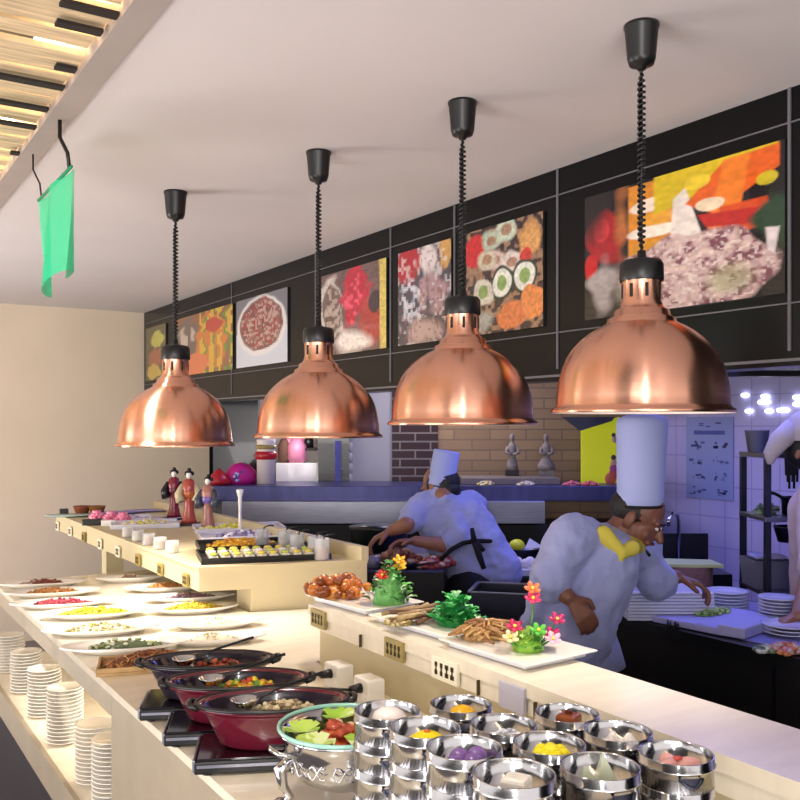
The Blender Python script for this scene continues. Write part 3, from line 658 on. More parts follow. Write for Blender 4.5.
# ---------------- ornate silver pot
q = LD(-.106, 1.675, ZT+.0003)
t = thing('silver_chafing_pot', q, 'large ornate silver footed pot with a glass rim beside the pans', 'pot'); t.scale = (.93, .93, 1.0)
b = MB(); b.lathe([(.001, .035), (.05, .036), (.085, .052), (.108, .080), (.118, .112), (.121, .130), (.127, .134), (.128, .139), (.121, .141), (.112, .130), (.100, .085), (.06, .055), (.001, .05)], n=64); b.build('pot_body', M['steel'], t)
b = MB(); pts = [(.128*math.cos(i*2*PI/48), .128*math.sin(i*2*PI/48), .144) for i in range(49)]; b.tube(pts, .004, 8, cap=False); b.build('glass_rim', mat('green_glass', '8fc4b4', .1, coat=.6), t)
for k in range(4):
    a = k*PI/2+PI+.35-.57; dx, dy = math.cos(a), math.sin(a)
    b = MB(); b.tube([(.105*dx, .105*dy, .095), (.128*dx, .128*dy, .075), (.122*dx, .122*dy, .045), (.108*dx, .108*dy, .025), (.125*dx, .125*dy, .010)], [.010, .014, .010, .008, .013], 10); b.ell((.128*dx, .128*dy, .0125), (.016, .016, .0125)); b.build('leg', M['steel'], t)
for sg in (-1, 1):
    b = MB(); b.tube([(sg*.118, -.03, .115), (sg*.150, -.026, .122), (sg*.155, 0, .124), (sg*.150, .026, .122), (sg*.118, .03, .115)], .005, 8); b.build('handle', M['steel'], t)
b = MB()
for k in range(14):
    a0 = k*2*PI/14
    for w_ in range(2):
        pts = [((.1135+.002)*math.cos(a0+j*.045)*(1+.0), (.1135+.002)*math.sin(a0+j*.045), .090+.012*math.sin(j*.8+w_*PI)) for j in range(8)]
        b.tube(pts, .0018, 5)
b.build('scroll_ornament', M['steel'], t)
heap(q+Vector((0, 0, .083)), .088, .088, .070, pal('c85a30', 'a84428', 'e08a58', 'd06a40', 'e8c8a0'), 150, .013, 'cooked_shrimp', 'orange red seafood pieces heaped in the silver pot', m=M['foodg'])
for dx, dy, lab in ((-.065, .04, 'left rear'), (-.01, -.082, 'front'), (.03, .075, 'rear'), (-.075, -.035, 'left front')):
    b = MB()
    for j in range(7):
        a = random.uniform(0, 6.28); vs = []; dv = Vector((math.cos(a), math.sin(a), .5)); sd = Vector((-math.sin(a), math.cos(a), 0)); pos = Vector((0, 0, 0))
        for f, wd, up in ((0, .012, 0), (.35, .020, .004), (.7, .022, .0), (1, .004, -.006)):
            q0 = pos+dv*.040*f+Vector((0, 0, up)); vs += [q0-sd*wd, q0+Vector((0, 0, -.004)), q0+sd*wd]
        b.add(vs, [(r*3+s_, r*3+s_+1, r*3+s_+4, r*3+s_+3) for r in range(3) for s_ in (0, 1)], random.choice(pal('9cc840', 'b8d860', 'd8e8a8')), True)
    o = b.build('lettuce_leaf', M['foodg']); o.location = q+Vector((dx, dy, .128)); tag(o, 'light green lettuce leaf bunch at the %s edge of the silver pot' % lab, 'lettuce', 'lettuce in the silver pot')

# ---------------- steamer baskets
SR = .0555; LH = .0455
K0 = thing('steamer_basket', (0, 0, 0), 'x', 'steamer basket', 'steel steamer baskets')
b = MB(); b.lathe([(.001, .006), (SR-.006, .006), (SR-.005, .0), (SR-.001, .0), (SR-.001, LH*.62), (SR+.0012, LH*.66), (SR+.0015, LH*.70), (SR-.0006, LH*.74), (SR-.0006, LH-.001), (SR-.0012, LH-.0004), (SR-.0025, LH-.0004), (SR-.003, LH-.002), (SR-.003, .009), (.001, .009)], n=56); kb = b.build('basket_wall', M['steel'], K0)
for a in (-1.9, -1.9+PI):
    b = MB(); pts = []
    for j in range(9):
        f = j/8; an = a+(f-.5)*.62; zz = LH*.55-.011*math.sin(PI*f); rr = SR+.001+.007*math.sin(PI*f); pts.append((rr*math.cos(an), rr*math.sin(an), zz))
    b.tube(pts, .0026, 6)
    vs = []
    for j in range(9):
        f = j/8; an = a+(f-.5)*.60; vs += [(SR*1.001*math.cos(an), SR*1.001*math.sin(an), LH*.56), ((SR+.0055*math.sin(PI*f))*math.cos(an), (SR+.0055*math.sin(PI*f))*math.sin(an), LH*.54-.010*math.sin(PI*f))]
    b.add(vs, [(2*j, 2*j+2, 2*j+3, 2*j+1) for j in range(8)])
    b.build('handle', M['dsteel'], K0)
b = MB()
for j in range(26):
    a = random.uniform(0, 6.28); r = SR*.8*math.sqrt(random.random()); b.cyl((r*math.cos(a), r*math.sin(a), .0088), .0025, .0006, 6)
b.build('perforation', M['woodd'], K0)
paper = mat('white_paper', 'f4f2ee', .7)
def item(kind, p, sc=1):
    b = MB(); z = 0
    if kind == 'white_bun': b.lathe([(.001, 0), (.019, 0), (.026, .006), (.027, .014), (.022, .025), (.012, .031), (.001, .033)], n=28, col=srgb('f2e6e2'))
    elif kind == 'yellow_bun':
        b.lathe([(.001, 0), (.024, 0), (.031, .005), (.027, .014), (.014, .022), (.001, .025)], n=28, col=srgb('f0dc1c')); b.ell((0, 0, .024), (.005, .005, .003), srgb('d06a28'))
    elif kind == 'orange_bun': b.lathe([(.001, 0), (.02, 0), (.023, .006), (.018, .018), (.001, .024)], n=24, col=srgb('f0b818'))
    elif kind == 'purple_buns':
        for x, y in ((-.018, 0), (.006, -.008), (.026, .010), (.002, .018)): b.ell((x, y, .0135), (.0145, .0145, .0133), srgb('7c5ca0'), 16, 10)
    elif kind == 'steamed_rice':
        for j in range(60):
            a = random.uniform(0, 6.28); r = .024*math.sqrt(random.random()); b.ell((r*math.cos(a), r*math.sin(a), .006+random.random()*.014*(1-r/.03)), (.006, .004, .004), random.choice(pal('dfe2ec', 'f2f2f6', 'b8bccc')), 6, 4)
    elif kind == 'brown_cake': b.box((0, 0, .012), (.030, .030, .024), .4, srgb('8a4824'), bev=.004); b.box((.0, .0, .0265), (.008, .008, .005), .3, srgb('5a2c18'))
    elif kind == 'yellow_flower_bun':
        for j in range(7): a = j*.9; b.ell((.015*math.cos(a), .015*math.sin(a), .012), (.012, .010, .011), srgb('f0e418'), 12, 8)
        b.ell((0, 0, .017), (.012, .012, .010), srgb('f4ea30'), 12, 8)
    elif kind == 'white_cake': b.box((0, 0, .014), (.030, .030, .028), .5, srgb('f6f4ec'), bev=.005)
    elif kind == 'pink_dumpling':
        for x, y, a in ((-.014, .004, .3), (.014, -.006, -.4), (.0, .016, 1.2)): b.ell((x, y, .011), (.022, .012, .0108), srgb('f0b4ac'), 14, 8, Matrix.Rotation(a, 3, 'Z'))
        b.ell((.0, -.0, .021), (.008, .006, .003), srgb('d85a50'), 8, 5)
    elif kind == 'white_dumplings':
        for x, y, a in ((-.016, .0, .3), (.016, -.004, -.4), (.002, .016, 1.2)):
            b.lathe([(.001, 0), (.013, 0), (.014, .006), (.008, .014), (.003, .022), (.001, .023)], (x, y, 0), 12, 1.25, .8, a, col=srgb('f0e8e4'))
    elif kind == 'leaf_parcel':
        for x, y, h in ((0, 0, .046), (-.018, .012, .030)):
            b.add([(x-.022, y-.014, 0), (x+.020, y-.016, 0), (x+.004, y+.022, 0), (x, y, h)], [(0, 2, 1), (0, 1, 3), (1, 2, 3), (2, 0, 3)], srgb('c0c8b0'))
    o = b.build(kind if kind not in ('leaf_parcel',) else 'rice_parcel', M['foodg']); o.location = p; o.scale = (sc,)*3; return o
stacks = [ # px,py,d,kind,cat,itemlabel,desc
 (387, 709, 1.50, 'white_bun', 'bun', 'single large white steamed bun in the basket next to silver pot', 'white bun by silver pot'),
 (425, 726, 1.385, 'yellow_bun', 'bun', 'low yellow bun with orange centre in a tall stacked basket', 'low yellow bun'),
 (464, 746, 1.285, 'purple_buns', 'buns', 'cluster of round purple buns in a steamer basket', 'round purple buns'),
 (461, 703, 1.60, 'orange_bun', 'bun', 'small golden yellow bun in the rear steamer basket', 'golden bun at rear'),
 (503, 723, 1.47, 'steamed_rice', 'rice', 'crystalline white steamed food in a basket behind purple buns', 'crystalline white food'),
 (567, 712, 1.55, 'brown_cake', 'cake', 'square brown cake in the basket near the serving ledge', 'square brown cake'),
 (549, 742, 1.36, 'yellow_flower_bun', 'bun', 'bright yellow flower-shaped bun on white paper', 'bright yellow flower-shaped bun'),
 (514, 772, 1.19, 'white_cake', 'cake', 'white square cake in the front steamer basket', 'white square cake'),
 (618, 730, 1.455, 'white_dumplings', 'dumplings', 'pointed white dumplings in the basket along the ledge', 'pointed white dumplings'),
 (676, 752, 1.345, 'pink_dumpling', 'dumplings', 'pale pink dumplings in the rightmost steamer basket', 'pale pink dumplings'),
 (600, 765, 1.245, 'leaf_parcel', 'parcel', 'pale green pointed rice parcel in a front basket', 'pale green pointed parcel')]
first = True
ordw = ['topmost', 'second from the top', 'third from the top', 'fourth from the top', 'lowest']
for px, py, d, kind, cat, il, desc in stacks:
    q = Q(px, py, d); nl = 5; zr = q.z; lh = (zr-ZT-.0004)/nl; ro = random.uniform(-.35, .5)
    for k in range(nl):
        if first: o = K0; first = False
        else: o = copy_tree(K0)
        place(o, (q.x, q.y, zr-(k+1)*lh), ro+random.uniform(-.06, .06), '%s steel steamer basket in the stack with %s' % (ordw[k], desc), scale=(1, 1, lh/LH*.999))
    zi = zr-lh+.0096
    b = MB(); b.lathe([(.001, 0), (.036, 0), (.044, .004), (.0435, .0045), (.035, .0008), (.001, .0008)], n=24); o = b.build('paper_liner', paper); o.location = (q.x, q.y, zi-.0001); tag(o, 'round white paper liner under the '+desc, 'paper liner', 'paper liners in the steamers')
    item(kind, (q.x+.004, q.y, zi+.0010), 1.15 if kind not in ('purple_buns', 'pink_dumpling', 'white_dumplings') else 1.05)
    tag(bpy.data.objects[-1] if False else COL.objects[-1], il, cat)
# printed marks on two front steamers
for px, py, d in ((676, 752, 1.345), (600, 765, 1.245)):
    q = Q(px, py, d); lh = (q.z-ZT)/5
    for o in COL.objects:
        if o.name.startswith('steamer_basket') and abs(o.location.x-q.x) < .001 and abs(o.location.y-q.y) < .001 and abs(o.location.z-(q.z-2*lh)) < .003:
            b = MB(); a = math.atan2(-q.y, -q.x)+.35-o.rotation_euler.z
            for j in range(4): b.box((math.cos(a)*(SR+.0003), math.sin(a)*(SR+.0003), .006+j*.006), (.001, .006, .0035), a)
            b.build('printed_marks', mat('orange_print', 'c8703a', .6), o)

# ---------------- power sockets and cords
for i, (px, py, d, lab) in enumerate(((334, 690, 2.386, 'white power socket box with black plug beside the middle pan'), (374, 703, 2.27, 'white power socket box with black plug behind the white bun basket'))):
    p = Q(px, py, d); p.x = 1.16+0*p.x; p.z = ZT+.0004
    t = thing('power_socket', p, lab, 'power socket', 'power sockets on the buffet')
    b = MB(); b.box((0, 0, .035), (.05, .07, .07), bev=.005); b.build('socket_box', M['porc'], t)
    b = MB(); b.tube([(-.055, .0, .045), (-.024, 0, .045)], [.009, .013], 12); b.build('plug', M['plastic'], t)
    e = Vector((-.28, .02+(-.04 if i else 0), .04))
    b = MB(); b.tube([(-.055, 0, .045), (-.10, .02, .050), (-.15, .03, .030), (-.19, .02, .012), e*.8+Vector((0, 0, -.02))], .0035, 8); b.build('cord', M['plastic'], t)

# ---------------- trays on the ledge
def white_tray(px, py, w_, l_, label, rz=0, flange=.010, z=1.0755):
    p = P(px, py, z); t = thing('white_serving_tray', (p.x, p.y, z), label, 'tray', 'white serving trays on the ledge', rz)
    b = MB(); b.box((0, 0, .007), (w_*.86, l_*.86, .0135), bev=.004); b.build('tray_base', M['gtray'], t)
    b = MB(); b.box((0, 0, .0165), (w_, l_, .005), bev=.002); b.build('tray_rim', M['porc'], t)
    return t, Vector((p.x, p.y, z+.0193))
ta, pa = white_tray(364, 604, .21, .30, 'white serving tray with orange fried balls at ledge end', .10)
tb, pb = white_tray(438, 626, .22, .32, 'white serving tray with lettuce and brown sticks in the middle', .08)
tc_, pc = white_tray(516, 652, .22, .30, 'white serving tray with grilled meat and pink orchids', .06)
heap(P(338, 594, 1.0950), .095, .10, .045, pal('a8581c', 'b86a24', '7c3c14', 'c88030'), 40, .017, 'fried_ball', 'heap of orange brown fried balls on the ledge end tray', shape='ball', m=M['foodg'])
def garnish(c, cols_leaf, flowers, label, name, h=.12, n=60, spread=.05, ls=.014):
    t = thing(name, c, label, 'garnish')
    o = heap((0, 0, 0), spread, spread, h, pal(*cols_leaf), n, ls, 'leaves', None, shape='leaf', parent=t)
    for (x, y, z, col) in flowers:
        b = MB()
        for j in range(5):
            a = j*2*PI/5; b.ell((math.cos(a)*.011, math.sin(a)*.011, 0), (.011, .007, .004), srgb(col), 8, 5, Matrix.Rotation(a, 3, 'Z') @ Matrix.Rotation(-.5, 3, 'Y'))
        b.ell((0, 0, .002), (.004, .004, .004), srgb('f0d858')); f = b.build('flower', M['foodg'], t); f.location = (x, y, z); f.rotation_euler = (.5, -.3, 0)
        b = MB(); b.tube([(x*.3, y*.3, .002), (x*.8, y*.6, z*.6), (x, y, z)], .0018, 5, srgb('4c8a3c')); b.build('stem', M['foodg'], t)
    return t
garnish(P(389, 603, 1.0950), ('3c8a3c', '2c6a34', '6cb060', 'd8dcc8', '58a048'), [(-.035, -.02, .085, 'b82820'), (.035, .0, .12, 'd89020'), (.02, .03, .09, 'c83c28'), (.045, .01, .10, 'e0b030')], 'leafy green garnish with red and orange flowers on the ledge end', 'leaf_garnish', .13, 75, .055, .017)
garnish(P(456, 624, 1.0950), ('3cb858', '2ca04c', '60d070', '248a40'), [], 'bright green curly lettuce garnish on the middle tray', 'lettuce_garnish', .075, 120, .055, .017)
garnish(P(528, 650, 1.0950), ('8cc040', '6cac3c', 'a8d058', '4c9c3c'), [(-.03, .01, .055, 'c02858'), (.015, -.0, .115, 'e03868'), (.022, .01, .135, 'e87048'), (.05, -.025, .035, 'c82868'), (.07, -.02, .065, 'a82860'), (.005, -.03, .05, '58b040'), (.035, -.045, .03, 'e8b0c8'), (-.05, .0, .035, 'e0d0a0')], 'pink orchid garnish with light green leaves beside chef coat', 'orchid_garnish', .05, 40, .04, .014)
b = MB()
for j in range(16):
    x, y = random.uniform(-.05, .05), random.uniform(-.05, .05); a = random.uniform(-.5, .3); b.tube([(x-math.cos(a)*.05, y-math.sin(a)*.05, .007+random.random()*.02), (x+math.cos(a)*.05, y+math.sin(a)*.05, .012+random.random()*.02)], .006, 7, random.choice(pal('6a4a34', '9a8058', 'b8a070', '54382a')))
o = b.build('skewer_stick', M['food']); o.location = P(415, 620, 1.0952); tag(o, 'brown and beige stick-shaped snacks on the middle tray', 'snacks', kind='stuff')
heap(P(487, 637, 1.0952), .075, .05, .045, pal('a87848', '8a5c34', 'c09860', 'b08850'), 110, .012, 'grilled_meat', 'golden brown grilled meat strips on the orchid tray', shape='strand')
for (px, py, lab) in ((402, 634, 'small brown snack dish at the left corner of the middle tray'),):
    heap(P(398, 624, 1.0952), .035, .04, .02, pal('b8a468', '98884c', 'd0c090'), 50, .006, 'small_snack', lab)

# ---------------- items on the back counter
ZB = 1.0775
def doll(px, py, h, cols, label):
    p = P(px, py, ZB); t = thing('kimono_doll', (p.x, p.y, ZB), label, 'doll', 'kimono dolls on the back counter', YAW+random.uniform(-.3, .3))
    b = MB(); b.box((0, 0, .006), (.11, .11, .0115), bev=.003); b.build('base', M['plastic'], t)
    k = h/.30
    b = MB(); b.lathe([(.001, .012), (.042*k, .012), (.036*k, .03), (.026*k, .08*k), (.026*k, .13*k), (.034*k, .17*k), (.038*k, .20*k), (.028*k, .235*k), (.010*k, .245*k), (.001, .245*k)], n=20, sx=1, sy=.8, col=srgb(cols[0]))
    bd = b.build('kimono', M['foodg'], t)
    b = MB()
    for sg in (-1, 1): b.tube([(sg*.03*k, 0, .215*k), (sg*.052*k, -.01, .165*k), (sg*.040*k, -.022, .125*k)], [.014*k, .022*k, .026*k], 10, srgb(cols[1]))
    b.build('sleeve', M['foodg'], bd)
    b = MB(); b.lathe([(.030*k, .145*k), (.034*k, .15*k), (.036*k, .175*k), (.034*k, .18*k)], n=20, sx=1, sy=.85, col=srgb(cols[2])); b.ell((0, .034*k, .165*k), (.022*k, .012, .02*k), srgb(cols[2])); b.build('sash', M['foodg'], bd)
    b = MB(); b.ell((0, -.004, .262*k), (.015*k, .016*k, .019*k), srgb('ece4de'), 14, 10); b.build('face', M['foodg'], t)
    b = MB(); b.ell((0, .004, .276*k), (.020*k, .019*k, .015*k), srgb('120c0c'), 12, 8); b.ell((0, .008, .291*k), (.012*k, .012*k, .010*k), srgb('120c0c')); b.ell((.015*k, .008, .272*k), (.011*k, .01*k, .012*k), srgb('120c0c')); b.ell((-.015*k, .008, .272*k), (.011*k, .01*k, .012*k), srgb('120c0c')); b.build('hair', M['foodg'], t)
doll(174, 519, .29, ('7a1e30', '14121c', '5c1a2a'), 'kimono doll in black and dark red, leftmost of the three')
doll(189, 525, .30, ('a8483c', 'c0b490', 'b05c30'), 'kimono doll in orange red with pale sleeves, between two others')
doll(208, 530, .28, ('a06a60', '3c4450', '6c58a0'), 'kimono doll in blue grey and purple, rightmost of the three')
p = P(240, 533, ZB); t = thing('white_candlestick', (p.x, p.y, ZB), 'slender white candlestick vase in front of the steel kitchen shelf', 'candlestick')
lathe_obj('base', [(.001, 0), (.028, 0), (.024, .008), (.010, .016), (.009, .02)], (0, 0, 0), M['porc'], parent=t)
lathe_obj('stem', [(.009, .02), (.007, .10), (.010, .175), (.017, .20), (.019, .212), (.013, .214), (.006, .18), (.001, .17)], (0, 0, 0), M['porc'], parent=t)
# large black tray with rows of sushi
p = (P(200, 562, ZB)+P(322, 556, ZB))/2; er = math.atan2(BY-AY, BX-AX)
def dtray(c, w_, l_, label, rz, m=M['plastic']):
    t = thing('serving_tray', c, label, 'tray', 'trays on the back counter', rz)
    b = MB(); b.box((0, 0, .004), (w_, l_, .008), bev=.002); b.build('tray_base', m, t)
    b = MB()
    for x, y, sx, sy in ((0, l_/2-.004, w_, .008), (0, -l_/2+.004, w_, .008), (w_/2-.004, 0, .008, l_-.016), (-w_/2+.004, 0, .008, l_-.016)): b.box((x, y, .0155), (sx, sy, .015), bev=.002)
    b.build('tray_rim', m, t); return t
dirx = Vector((math.cos(er), math.sin(er), 0)); diry = Vector((-math.sin(er), math.cos(er), 0))
c1 = Vector((AX+.30, AY+.10, ZB+.0002)); 
dtray(c1, .50, .28, 'large black tray of white and yellow sushi at counter corner', er)
def sushi(c, cols, top, label, grp, rz):
    t = MB(); t.box((0, 0, .010), (.034, .050, .020), 0, srgb(cols), bev=.007); t.ell((0, 0, .023), (.017, .026, .007), srgb(top), 10, 6)
    return t
sus = {}
def put_sushi(c, key, cols, top, label, grp, rz):
    if key not in sus:
        o = sushi(c, cols, top, label, grp, rz).build('sushi_piece', M['foodg']); sus[key] = o
    else: o = sus[key].copy(); COL.objects.link(o)
    o.location = c; o.rotation_euler = (0, 0, rz); tag(o, label, 'sushi', grp)
for r in range(3):
    for k in range(9):
        x = -.20+k*.046; y = -.09+r*.075; c = c1+dirx*x+diry*y+Vector((0, 0, .0084)); key = ['y', 'w', 'y'][r] if (k+r) % 3 else 'g'
        cc = {'y': ('f0ead8', 'e8d860'), 'w': ('f2ecec', 'f4f0e8'), 'g': ('f0ecdc', 'c8d860')}[key]
        put_sushi(c, key, cc[0], cc[1], 'sushi piece with %s topping on the large black corner tray' % {'y': 'pale yellow', 'w': 'white', 'g': 'light green'}[key], 'sushi on the corner tray '+key.replace('y', 'yellow').replace('w', 'white').replace('g', 'green') if False else 'sushi with %s topping' % {'y': 'yellow', 'w': 'white', 'g': 'green'}[key], er)
c2 = c1+diry*.32+dirx*(-.0)
dtray(c2, .46, .26, 'black tray of orange and yellow slices behind the corner tray', er)
heap(c2+dirx*(-.05)+Vector((0, 0, .0084)), .15, .09, .03, pal('e8b424', 'e0982c', 'f0c848'), 120, .012, 'orange_slice', 'bright orange and yellow fruit slices behind the sushi tray', m=M['foodg'])
c3 = c2+diry*.32+dirx*.02
dtray(c3, .44, .26, 'tray of purple and white rolls on the back counter', er, M['gtray'])
heap(c3+Vector((0, 0, .0084)), .16, .09, .025, pal('8a80a8', 'd0c8e0', 'a89cc8', 'f0ecf0'), 90, .012, 'purple_roll', 'purple and white rolled food on the pale tray', m=M['foodg'])
c4 = c3+diry*.34
dtray(c4, .44, .26, 'tray with a yellow strip of food near the dolls', er, M['gtray'])
heap(c4+dirx*(-.04)+Vector((0, 0, .0084)), .17, .07, .022, pal('e8e050', 'd8dc48', 'f0f0c0'), 90, .011, 'yellow_strip', 'yellow shredded food strip on the tray near the dolls', m=M['foodg'])
c5 = Vector((AX+.24, AY+1.45, ZB+.0002)); dtray(c5, .34, .24, 'pale tray of yellow egg slices beside the row of small glasses', er, M['gtray'])
heap(c5+Vector((0, 0, .0084)), .13, .08, .022, pal('ece05c', 'f4ecc0', 'd8d868', 'e8e4e8'), 80, .011, 'egg_slice', 'yellow egg slices on the pale tray beside the small glasses', m=M['foodg'])
c6 = Vector((AX+.22, AY+1.78, ZB+.0002)); dtray(c6, .30, .24, 'pale tray of lilac white slices nearest the pink flowers', er, M['gtray'])
heap(c6+Vector((0, 0, .0084)), .11, .08, .022, pal('b8b0dc', 'e8e4f4', 'f0e8ec', 'c8a8c8'), 70, .011, 'lilac_slice', 'lilac and white slices on the tray nearest the pink flowers', m=M['foodg'])
for i, (px, py, lab, col) in enumerate(((118, 514, 'flat blue purple plate near the pink flowers', '8484c8'), (146, 512, 'long lilac plate left of the dolls', 'a8a0d4'), (158, 520, 'long pale plate in front of the dolls', 'dcd4ec'), (70, 517, 'teal edged plate at far counter end', 'b0ccc4'))):
    p = P(px, py, ZB); b = MB(); b.lathe([(.001, 0), (.5, 0), (.9, .008), (1, .012), (.98, .014), (.6, .006), (.001, .005)], n=32, sx=.14, sy=.055); o = b.build('long_plate', mat('glaze_'+col, col, .2, coat=.4)); o.location = (p.x, p.y, ZB+.0003); o.rotation_euler = (0, 0, -.3); tag(o, lab, 'plate', 'long plates on the back counter')
for i, (px, py, lab) in enumerate(((97, 522, 'pink flower head, leftmost of three on the back counter'), (111, 523, 'pink flower head, middle of three on the back counter'), (123, 524, 'pink flower head, rightmost of three on the back counter'))):
    p = P(px, py, ZB); b = MB()
    for ly in range(3):
        for j in range(9):
            a = j*2*PI/9+ly*.35; r = .028-.008*ly; b.ell((r*math.cos(a), r*math.sin(a), .024+.012*ly), (.019, .013, .010), random.choice(pal('e888a8', 'f0a0bc', 'd87098')), 8, 5, Matrix.Rotation(a, 3, 'Z') @ Matrix.Rotation(-.6-.2*ly, 3, 'Y'))
    b.cyl((0, 0, 0), .02, .02, 10, col=srgb('c86088')); o = b.build('pink_flower', M['foodg']); o.location = (p.x, p.y, ZB+.0003); tag(o, lab, 'flower', 'pink flowers on the back counter')
for (px, py, col, lab) in ((82, 514, '7c4430', 'brown bowl at the far end of the back counter'), (97, 514, '8a5a28', 'amber brown bowl right of the brown bowl at the far end')):
    p = P(px, py, ZB); lathe_obj('snack_bowl', [(.001, 0), (.03, 0), (.035, .004), (.05, .045), (.052, .048), (.048, .046), (.032, .010), (.001, .008)], (p.x, p.y, ZB+.0003), mat('bowl_'+col, col, .35), lab, 'bowl', 'bowls at the far counter end')
for (px, py, w_, lab) in ((64, 514, .05, 'small black box at the far counter corner'), (92, 525, .10, 'long black box in front of the pink flowers'), (108, 526, .07, 'small white box beside the long black box')):
    p = P(px, py, ZB); b = MB(); b.box((0, 0, .0155), (w_, .05, .031), bev=.004); o = b.build('small_box', M['plastic'] if 'black' in lab.split()[0:3] else M['porc']); o.location = (p.x, p.y, ZB+.0003); o.rotation_euler = (0, 0, -.2); tag(o, lab, 'box')
J0 = None
def jar(px, py, r, h, label, ladle=True, z=ZB, grp='glass jars on the back counter', m=None):
    p = P(px, py, z); t = thing('glass_jar', (p.x, p.y, z+.0003), label, 'jar', grp)
    b = MB(); b.lathe([(.001, 0), (r, 0), (r*1.02, .004), (r, h*.95), (r*1.05, h), (r*.94, h), (r*.9, .006), (.001, .005)], n=24); b.build('jar_glass', m or M['glass'], t)
    b = MB(); b.cyl((0, 0, .006), r*.85, h*.5, 18, col=random.choice(pal('c8b090', 'a86040', 'd8d0b0', '6a4830'))); b.build('contents', M['foodg'], t)
    if ladle:
        b = MB(); b.tube([(0, 0, h*.5), (.008, -.004, h*1.08), (.03, -.016, h*1.18), (.045, -.022, h*1.15)], .0035, 6); b.build('ladle', M['plastic'], t)
for i, (px, py) in enumerate(((262, 549), (285, 551), (297, 555), (315, 557), (322, 560))):
    jar(px, py, .030, .085, 'glass condiment jar with black ladle, %s from the counter corner' % ['fifth', 'fourth', 'third', 'second', 'first'][i])
for i, (px, py) in enumerate(((128, 537), (138, 541), (149, 545), (160, 549), (172, 553))):
    jar(px, py, .028, .05, 'small glass container on the tag edge, %s counting from the far end' % ['first', 'second', 'third', 'fourth', 'fifth'][i], False, grp='small glass containers above the tags')

# ---------------- saucer stacks under the buffet
D0 = None
def saucer(r):
    b = MB(); b.lathe([(.001, 0), (r*.55, 0), (r*.6, .001), (r*.95, .009), (r, .0105), (r*.99, .0118), (r*.9, .0105), (r*.55, .004), (.001, .004)], n=32); return b
stk = [(7, 672, 13, 'farthest'), (21.5, 692, 13, 'second farthest'), (39, 716, 14, 'third farthest'), (63, 742, 15, 'third nearest'), (86, 783, 14, 'second nearest'), (113, 798, 14, 'nearest')]
for (px, py, n, lab) in stk:
    p = P(px, py, .57); r = .058
    for k in range(n):
        if D0 is None: D0 = saucer(r).build('saucer', M['porc']); o = D0
        else: o = D0.copy(); COL.objects.link(o)
        o.location = (max(p.x, .672)+random.uniform(-.001, .001), p.y, .5705+k*.0121); o.rotation_euler = (0, 0, 0)
        tag(o, 'white saucer in the %s of the six stacks under the buffet' % lab, 'saucer', 'saucers in the %s stack under the buffet' % lab)

# ================================================================= KITCHEN
def fb(name, px0, px1, y_top, y_bot, d, depth, m, label=None, cat=None, bev=.004, parent=None, group=None, z0=None):
    za = CAMZ-(y_top-HZ)*d/FOC; zb = CAMZ-(y_bot-HZ)*d/FOC if z0 is None else z0
    l0, l1 = (px0-400)*d/FOC, (px1-400)*d/FOC; c = LD((l0+l1)/2, d+depth/2, (za+zb)/2)
    b = MB(); b.box((0, 0, 0), (l1-l0, depth, za-zb), 0, bev=bev); o = b.build(name, m, parent); o.location = c; o.rotation_euler = (0, 0, YAW)
    if label: tag(o, label, cat, group)
    return o
# pass counter with steel top band
cz = LD(0, 6.0, 0)
t = thing('pass_counter', cz, 'long steel kitchen pass counter behind the chefs', 'counter', rz=YAW)
def rel(o, t):
    o.parent = t; o.matrix_parent_inverse = Matrix.Identity(4)
    o.location = Matrix.Rotation(-YAW, 3, 'Z') @ (Vector(o.location)-Vector(t.location)); o.rotation_euler = (0, 0, o.rotation_euler.z-YAW)
rel(fb('upper_band', 213, 652, 486, 501, 5.88, .5, M['bsteel']), t)
rel(fb('lower_band', 222, 545, 501.3, 524, 5.80, .3, M['satin']), t)
rel(fb('cabinet_body', 216, 652, 524.5, 700, 6.0, .40, M['matblack'], z0=.005), t)
# things on pass shelf
zs = CAMZ-(486-HZ)*5.88/FOC
def onshelf(px, d=6.1): return LD((px-400)*d/FOC, d, zs+.0005)
t = thing('magenta_bag', onshelf(241), 'bright magenta cloth bundle with blue flowers on the steel shelf', 'bag')
b = MB(); b.lathe([(.001, 0), (.10, 0), (.115, .04), (.10, .09), (.06, .13), (.001, .145)], n=24, sy=.7); b.build('bundle', M['magenta'], t)
b = MB()
for j in range(14): a = random.uniform(0, 6.28); r = .035*math.sqrt(random.random()); b.ell((-.045+r*math.cos(a), -.068, .055+r*math.sin(a)), (.01, .006, .01), random.choice(pal('3a4c98', '6878c8', 'c8c8e8')))
b.build('flower_patch', M['foodg'], t)
b = MB(); b.lathe([(.001, 0), (.07, 0), (.09, .02), (.05, .07), (.015, .10), (.001, .11)], n=20, sy=.8); o = b.build('red_parcel', M['red']); o.location = onshelf(219, 6.0); tag(o, 'red wrapped parcel left of the magenta bundle', 'parcel')
t = thing('spice_tower', onshelf(266), 'tall clear tower of jars with red band in the lit niche', 'jar tower')
lathe_obj('tower_glass', [(.001, 0), (.062, 0), (.062, .29), (.066, .30), (.001, .30)], (0, 0, 0), mat('frosted_white', 'e8dcd8', .4), parent=t)
lathe_obj('red_band', [(.0625, .165), (.075, .175), (.075, .21), (.0625, .22)], (0, 0, 0), M['red'], parent=t)
lathe_obj('gold_band', [(.0625, .235), (.07, .24), (.07, .26), (.0625, .265)], (0, 0, 0), M['gold'], parent=t)
